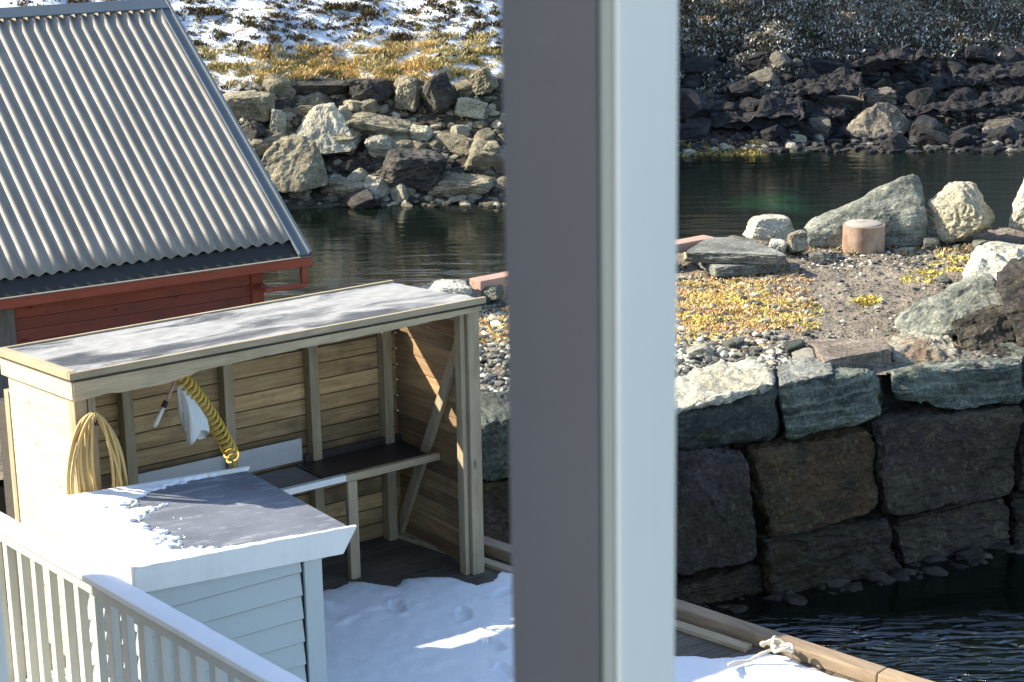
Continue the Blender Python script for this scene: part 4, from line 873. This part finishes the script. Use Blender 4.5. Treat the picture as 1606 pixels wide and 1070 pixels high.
mb = MB(); mb.tube([(0, 0, 0), (-.01, .0, .06), (0.0, .0, .12)], .012, 6); mb.tube([tuple(d), tuple(d+np.array([.01, .03, -.06])), tuple(d+np.array([-.02, .1, -.12]))], .012, 6); mb.build('hose_end', 'hose_yellow', CH, smooth=True)
# cloth
ct = L(onp(282, 604, W(0, .12, 0), B)); CL = empty('rag', W(*ct), ROTA, label='pale grey rag hanging beside the yellow spiral hose', cat='rag')
mb = MB(); n = 28; V = []; rows = 22
for j in range(rows):
    t = j/(rows-1); cx_ = .10*t+.02*math.sin(3*t); wd = .02+.155*t**.8*(1-.25*max(0, t-.7)/.3); z = -.42*t
    for i in range(n):
        ph = 2*math.pi*i/n; r_ = 1+.28*math.sin(3*ph+2*t)+.17*math.sin(7*ph+5*t)+.10*nz(ph*1.5, t*6, 2, 3)
        zz2 = z-(.05*math.sin(2*ph+.5)*t**2)
        V.append((cx_+wd*.62*r_*math.cos(ph), .5*wd*r_*math.sin(ph), zz2))
mb.add(V, [(j*n+i, j*n+(i+1) % n, (j+1)*n+(i+1) % n, (j+1)*n+i) for j in range(rows-1) for i in range(n)]); mb.build('cloth', 'cloth_white', CL, smooth=True)
mb = MB(); mb.tube([(0, 0, -.02), (.0, .0, .06), (-.01, 0, .13)], .008, 6); mb.build('string', 'strap_pink', CL)
# brush
t0, t1 = L(onp(242, 670, W(0, .1, 0), B)), L(onp(276, 596, W(0, .1, 0), B)); dd = t1-t0
BR = empty('scrubbing_brush', W(*t1), ROTA, label='long thin brush with a white handle hanging left of the pale rag', cat='brush')
q = lambda s: tuple(-dd*(1-s))
mb = MB(); mb.tube([q(0), q(.08), q(.42)], [.014, .019, .015], 10); mb.build('handle', 'handle_white', BR, smooth=True)
mb = MB(); mb.tube([q(.42), q(.55)], [.022, .02], 8); mb.build('grip', 'black_rubber', BR, smooth=True)
mb = MB(); mb.tube([q(.55), q(.8), q(.97)], [.012, .011, .008], 8); mb.tube([q(.95), tuple(np.array(q(1.))+(-.01, 0, .03)), tuple(np.array(q(1.0))+(-.06, 0, .08))], .009, 6); mb.build('strap', 'strap_pink', BR, smooth=True)
# ------------------------------------------------------------ cabinet
CB = empty('storage_cabinet', W(-3.2, -1.05, 0), ROTA, label='low white clapboard storage cabinet with half-melted snow on its flat roof', cat='cabinet')
def cl(a, b_, z): return (a+3.2, b_+1.05, z)
ca0, ca1, cb0, cb1 = -3.80, -2.51, -1.74, -.34
def ctop(a, b_=0): return 1.56-.060*(a+3.87)+.015*(b_+1.8)
def cbox(n_, a0_, a1_, b0_, b1_, z0_, z1_, m, bev=.004, mb=None, bl=True):
    mb = mb or MB(); x0, y0, _ = cl(a0_, b0_, 0); x1, y1, _ = cl(a1_, b1_, 0); mb.box(x0, x1, y0, y1, z0_, z1_)
    return mb.build(n_, m, CB, bev) if bl else mb
def lap(mb, horiz, u0_, u1_, w0, sgn, ztp):   # overlapping weatherboards
    z = .03
    while z < ztp:
        z1 = min(z+.170, ztp)
        for uu0, uu1 in ((u0_, u1_),):
            o0, o1 = .026, .003
            z_ = z+.013
            pts = [(w0, z_), (w0+sgn*o0, z_), (w0+sgn*o1, z1), (w0, z1)]
            if horiz: v = [cl(u, p_[0], p_[1]) for u in (uu0, uu1) for p_ in pts]
            else: v = [cl(p_[0], u, p_[1]) for u in (uu0, uu1) for p_ in pts]
            mb.add(v, [(0, 1, 2, 3), (7, 6, 5, 4), (0, 4, 5, 1), (1, 5, 6, 2), (2, 6, 7, 3), (3, 7, 4, 0)])
        z += .170
mb = MB(); lap(mb, True, ca0+.02, ca1-.145, cb0, -1, 1.375); lap(mb, False, cb0+.1, cb1-.02, ca0, -1, 1.40)
o = mb.build('siding', 'siding_paint', CB); bm = bmesh.new(); bm.from_mesh(o.data); bmesh.ops.recalc_face_normals(bm, faces=bm.faces); bm.to_mesh(o.data); bm.free()
cbox('carcass', ca0+.002, ca1-.002, cb0+.002, cb1, .02, 1.36, 'dark_core', 0)  # near-black so the shade in the siding grooves comes from colour
cbox('corner_board', ca1-.125, ca1+.004, cb0-.030, cb0-.001, 0, 1.35, 'siding_paint'); cbox('corner_board', ca0-.026, ca0-.001, cb0-.02, cb0+.095, 0, 1.40, 'white_paint')
cbox('corner_board', ca1+.001, ca1+.02, cb0-.02, cb1, 0, 1.33, 'siding_paint')
RA0, RA1, RB0, RB1 = -3.89, -2.22, -1.80, -.24
def crb(n_, a0_, a1_, b0_, b1_, o0, o1, m, bev=.005, cut=0.):
    v = [cl(a+(-cut if (a == a1_ and o == o0) else 0), b_, ctop(a, b_)+o) for o in (o0, o1) for a, b_ in ((a0_, b0_), (a1_, b0_), (a1_, b1_), (a0_, b1_))]
    return MB().hexa(v).build(n_, m, CB, bev)
crb('fascia', RA0, RA1, RB0, RB0+.035, -.165, .014, 'white_paint', cut=.12); crb('fascia', RA0, RA1, RB1-.035, RB1, -.165, .02, 'white_paint', cut=.12)
crb('fascia', RA0, RA0+.035, RB0+.037, RB1-.037, -.165, .014, 'white_paint')
crb('roof_panel', RA0+.037, RA1-.03, RB0+.037, RB1-.037, -.10, -.006, 'roof_felt')
# snow lying on the cabinet roof: full at the left, ragged melt line
st = .012; ga3 = np.arange(RA0+.0, RA1-.02, st); gb3 = np.arange(RB0+.0, RB1+.0, st); V = []
for b_ in gb3:
    for a in ga3:
        edge = float(np.interp(b_, [-1.80, -1.76, -1.70, -1.6, -1.35, -.9, -.6, -.42, -.30, -.24], [-2.3, -2.7, -3.2, -3.42, -3.42, -3.38, -3.32, -3.2, -2.8, -2.30]))
        d = (edge-a)*.45+.10*nz(a*4, b_*6, 4, 4)+.07*nz(a*12, b_*16, 9, 3)+.05*nz(a*34, b_*44, 3, 2)
        if a < RA0+.05: d += .1
        dd_ = min(d, (a-RA0+.01)*1.5, (b_-RB0+.01)*1.5, (RB1-b_+.01)*1.5)
        h = .015*(1-math.exp(-max(0, dd_)/.09))+.0015 if d > 0 else -.012
        V.append(cl(a, b_, ctop(a, b_)+.0+(h+.004*nz(a*9, b_*9) if d > 0 else -.02)+(.012 if (a < RA0+.04 or b_ < RB0+.04 or b_ > RB1-.04) and d > 0 else 0)))
n = len(ga3); Fx = []
for j in range(len(gb3)-1):
    for i in range(n-1):
        ids = (j*n+i, j*n+i+1, (j+1)*n+i+1, (j+1)*n+i)
        if max(V[k][2]-ctop(V[k][0]-3.2, V[k][1]-1.05) for k in ids) > -.01: Fx.append(ids)
mb = MB(); mb.v = V; mb.f = Fx; mb.build('snow_patch', 'snow', CB, smooth=True)
# ------------------------------------------------------------ railing
r0_, r1_ = L(at(0, 816, 1.5)), L(at(471, 1082, 1.5))
dR = (r1_-r0_)[:2]; LR = np.linalg.norm(dR); dR /= LR
rz = ROTA+math.atan2(dR[1], dR[0])
RL = empty('railing', W(r0_[0], r0_[1], 0), rz, label='white painted picket railing with a flat handrail in the left foreground', cat='railing')
x0, x1 = -1.2, LR+1.8
# local x runs towards the camera, local y to the right of the deck (away from the railing's outer face)
MB().box(x0, x1, -.075, .085, 1.462, 1.50).build('handrail', 'white_paint', RL, .006)
MB().box(x0, x1, .0-.035, .0-.012, 1.365, 1.460).build('top_rail', 'fence_paint', RL, .004)
MB().box(x0, x1, .0-.035, .0-.012, .14, .23).build('bottom_rail', 'fence_paint', RL, .004)
# snow dusting along the handrail
mb = MB(); nS = 260; V = []
for i in range(nS):
    x = x0+(x1-x0)*i/(nS-1); n1 = .006*nz(x*5, 2, 0, 3)
    for y, z in ((-.070+n1, 1.501), (-.045, 1.510), (.0, 1.514+n1), (.05, 1.511), (.080+n1, 1.501)): V.append((x, y, z))
mb.add(V, [(5*i+k, 5*i+k+1, 5*i+6+k, 5*i+5+k) for i in range(nS-1) for k in range(4)]); mb.build('handrail_snow', 'snow', RL, smooth=True)
dRw = A*dR[0]+B*dR[1]; nRw = np.cross(dRw, Zv)
posx = []
for px, py in ((30, 870), (50, 884), (72, 897), (95, 910), (119, 925), (144, 940), (169, 955), (194, 970), (221, 985), (248, 1000), (276, 1016)):
    p = onp(px, py, W(r0_[0], r0_[1], 0), nRw); posx.append(float((p-W(r0_[0], r0_[1], 0))@dRw))
sp = float(np.mean(np.diff(posx))); xx = posx[0]
while xx-sp > x0: xx -= sp
pbase = MB().box(-.034, .034, -.010, .048, .06, 1.46).build('picket', 'fence_paint', RL, .004); pbase.location = (xx, .003, 0)
k = 1
while xx+k*sp < x1:
    o = pbase.copy(); COL.objects.link(o); o.parent = RL; o.location = (xx+k*sp, .003+random.uniform(-.002, .002), 0); o.rotation_euler = (0, random.uniform(-.004, .004), 0); k += 1
for x in (posx[0]-.13, posx[0]-.13+3.6):
    MB().box(x-.045, x+.045, .072, .14, 0, 1.46).build('post', 'fence_paint', RL, .005)
# ------------------------------------------------------------ the house the picture is taken from: window post, added sun-blocking wall beside it; added shadow block beyond the left frame edge
WPt = empty('window_post', (0.05, 1.2, 3.0), label='upright post close to the camera, left face shaded in dark grey paint, right face white', cat='post')
def pr(px, y): return (px-803)/F*y/math.cos(PITCH)*1.0
def vprism(poly, m, n_, bev=.004):
    return MB().prism([(x-.05, y-1.2) for x, y in poly], 0, 6.5).build(n_, m, WPt, bev)
xl, xm, xm2, xr = -.0030, .0560, .0700, .1085
vprism([(xl, 1.20), (xm, 1.150), (xm, 1.27), (xl, 1.27)], 'window_shade_grey', 'shaded_jamb', .003)  # dark paint stands in for the shade on this face
vprism([(xm+.0005, 1.1500), (xm+.0085, 1.1375), (xm+.0085, 1.27), (xm+.0005, 1.27)], 'corner_shade_grey', 'corner_shade_strip', .003)  # added strip: dark-to-bright shading of the rounded corner as colour
vprism([(xm+.009, 1.1372), (xm2-.003, 1.1345), (xm2, 1.137), (xm2+.004, 1.141), (xr, 1.2), (xr, 1.27), (xm+.009, 1.27)], 'window_white', 'white_trim', .004)
hw = MB().box(-2.6, -.44, 1.15, 1.5, 3.0, 8.5).build('sun_block_wall', 'white_paint'); tag(hw, 'unseen white house wall added left of the window post to keep sun off it', 'wall')  # unseen wall piece added to block sun from the post's left face
shade_block = empty('shadow_block', W(-8.6, -1.8, 0), ROTA, label='added tall grey box beyond the left frame edge that shades the near railing', cat='blocker')
MB().box(-2.4, 2.33, -2.1, 2.55, 0, 5.2).build('wall', 'weathered_grey', shade_block); MB().box(-2.6, 2.335, -2.2, 2.56, 5.202, 5.35).build('roof', 'dark_flashing', shade_block)  # unseen box added to cast the shadow over railing and cabinet corner
# ------------------------------------------------------------ render
S.render.engine = 'CYCLES'; S.render.resolution_x = 1024; S.render.resolution_y = 682
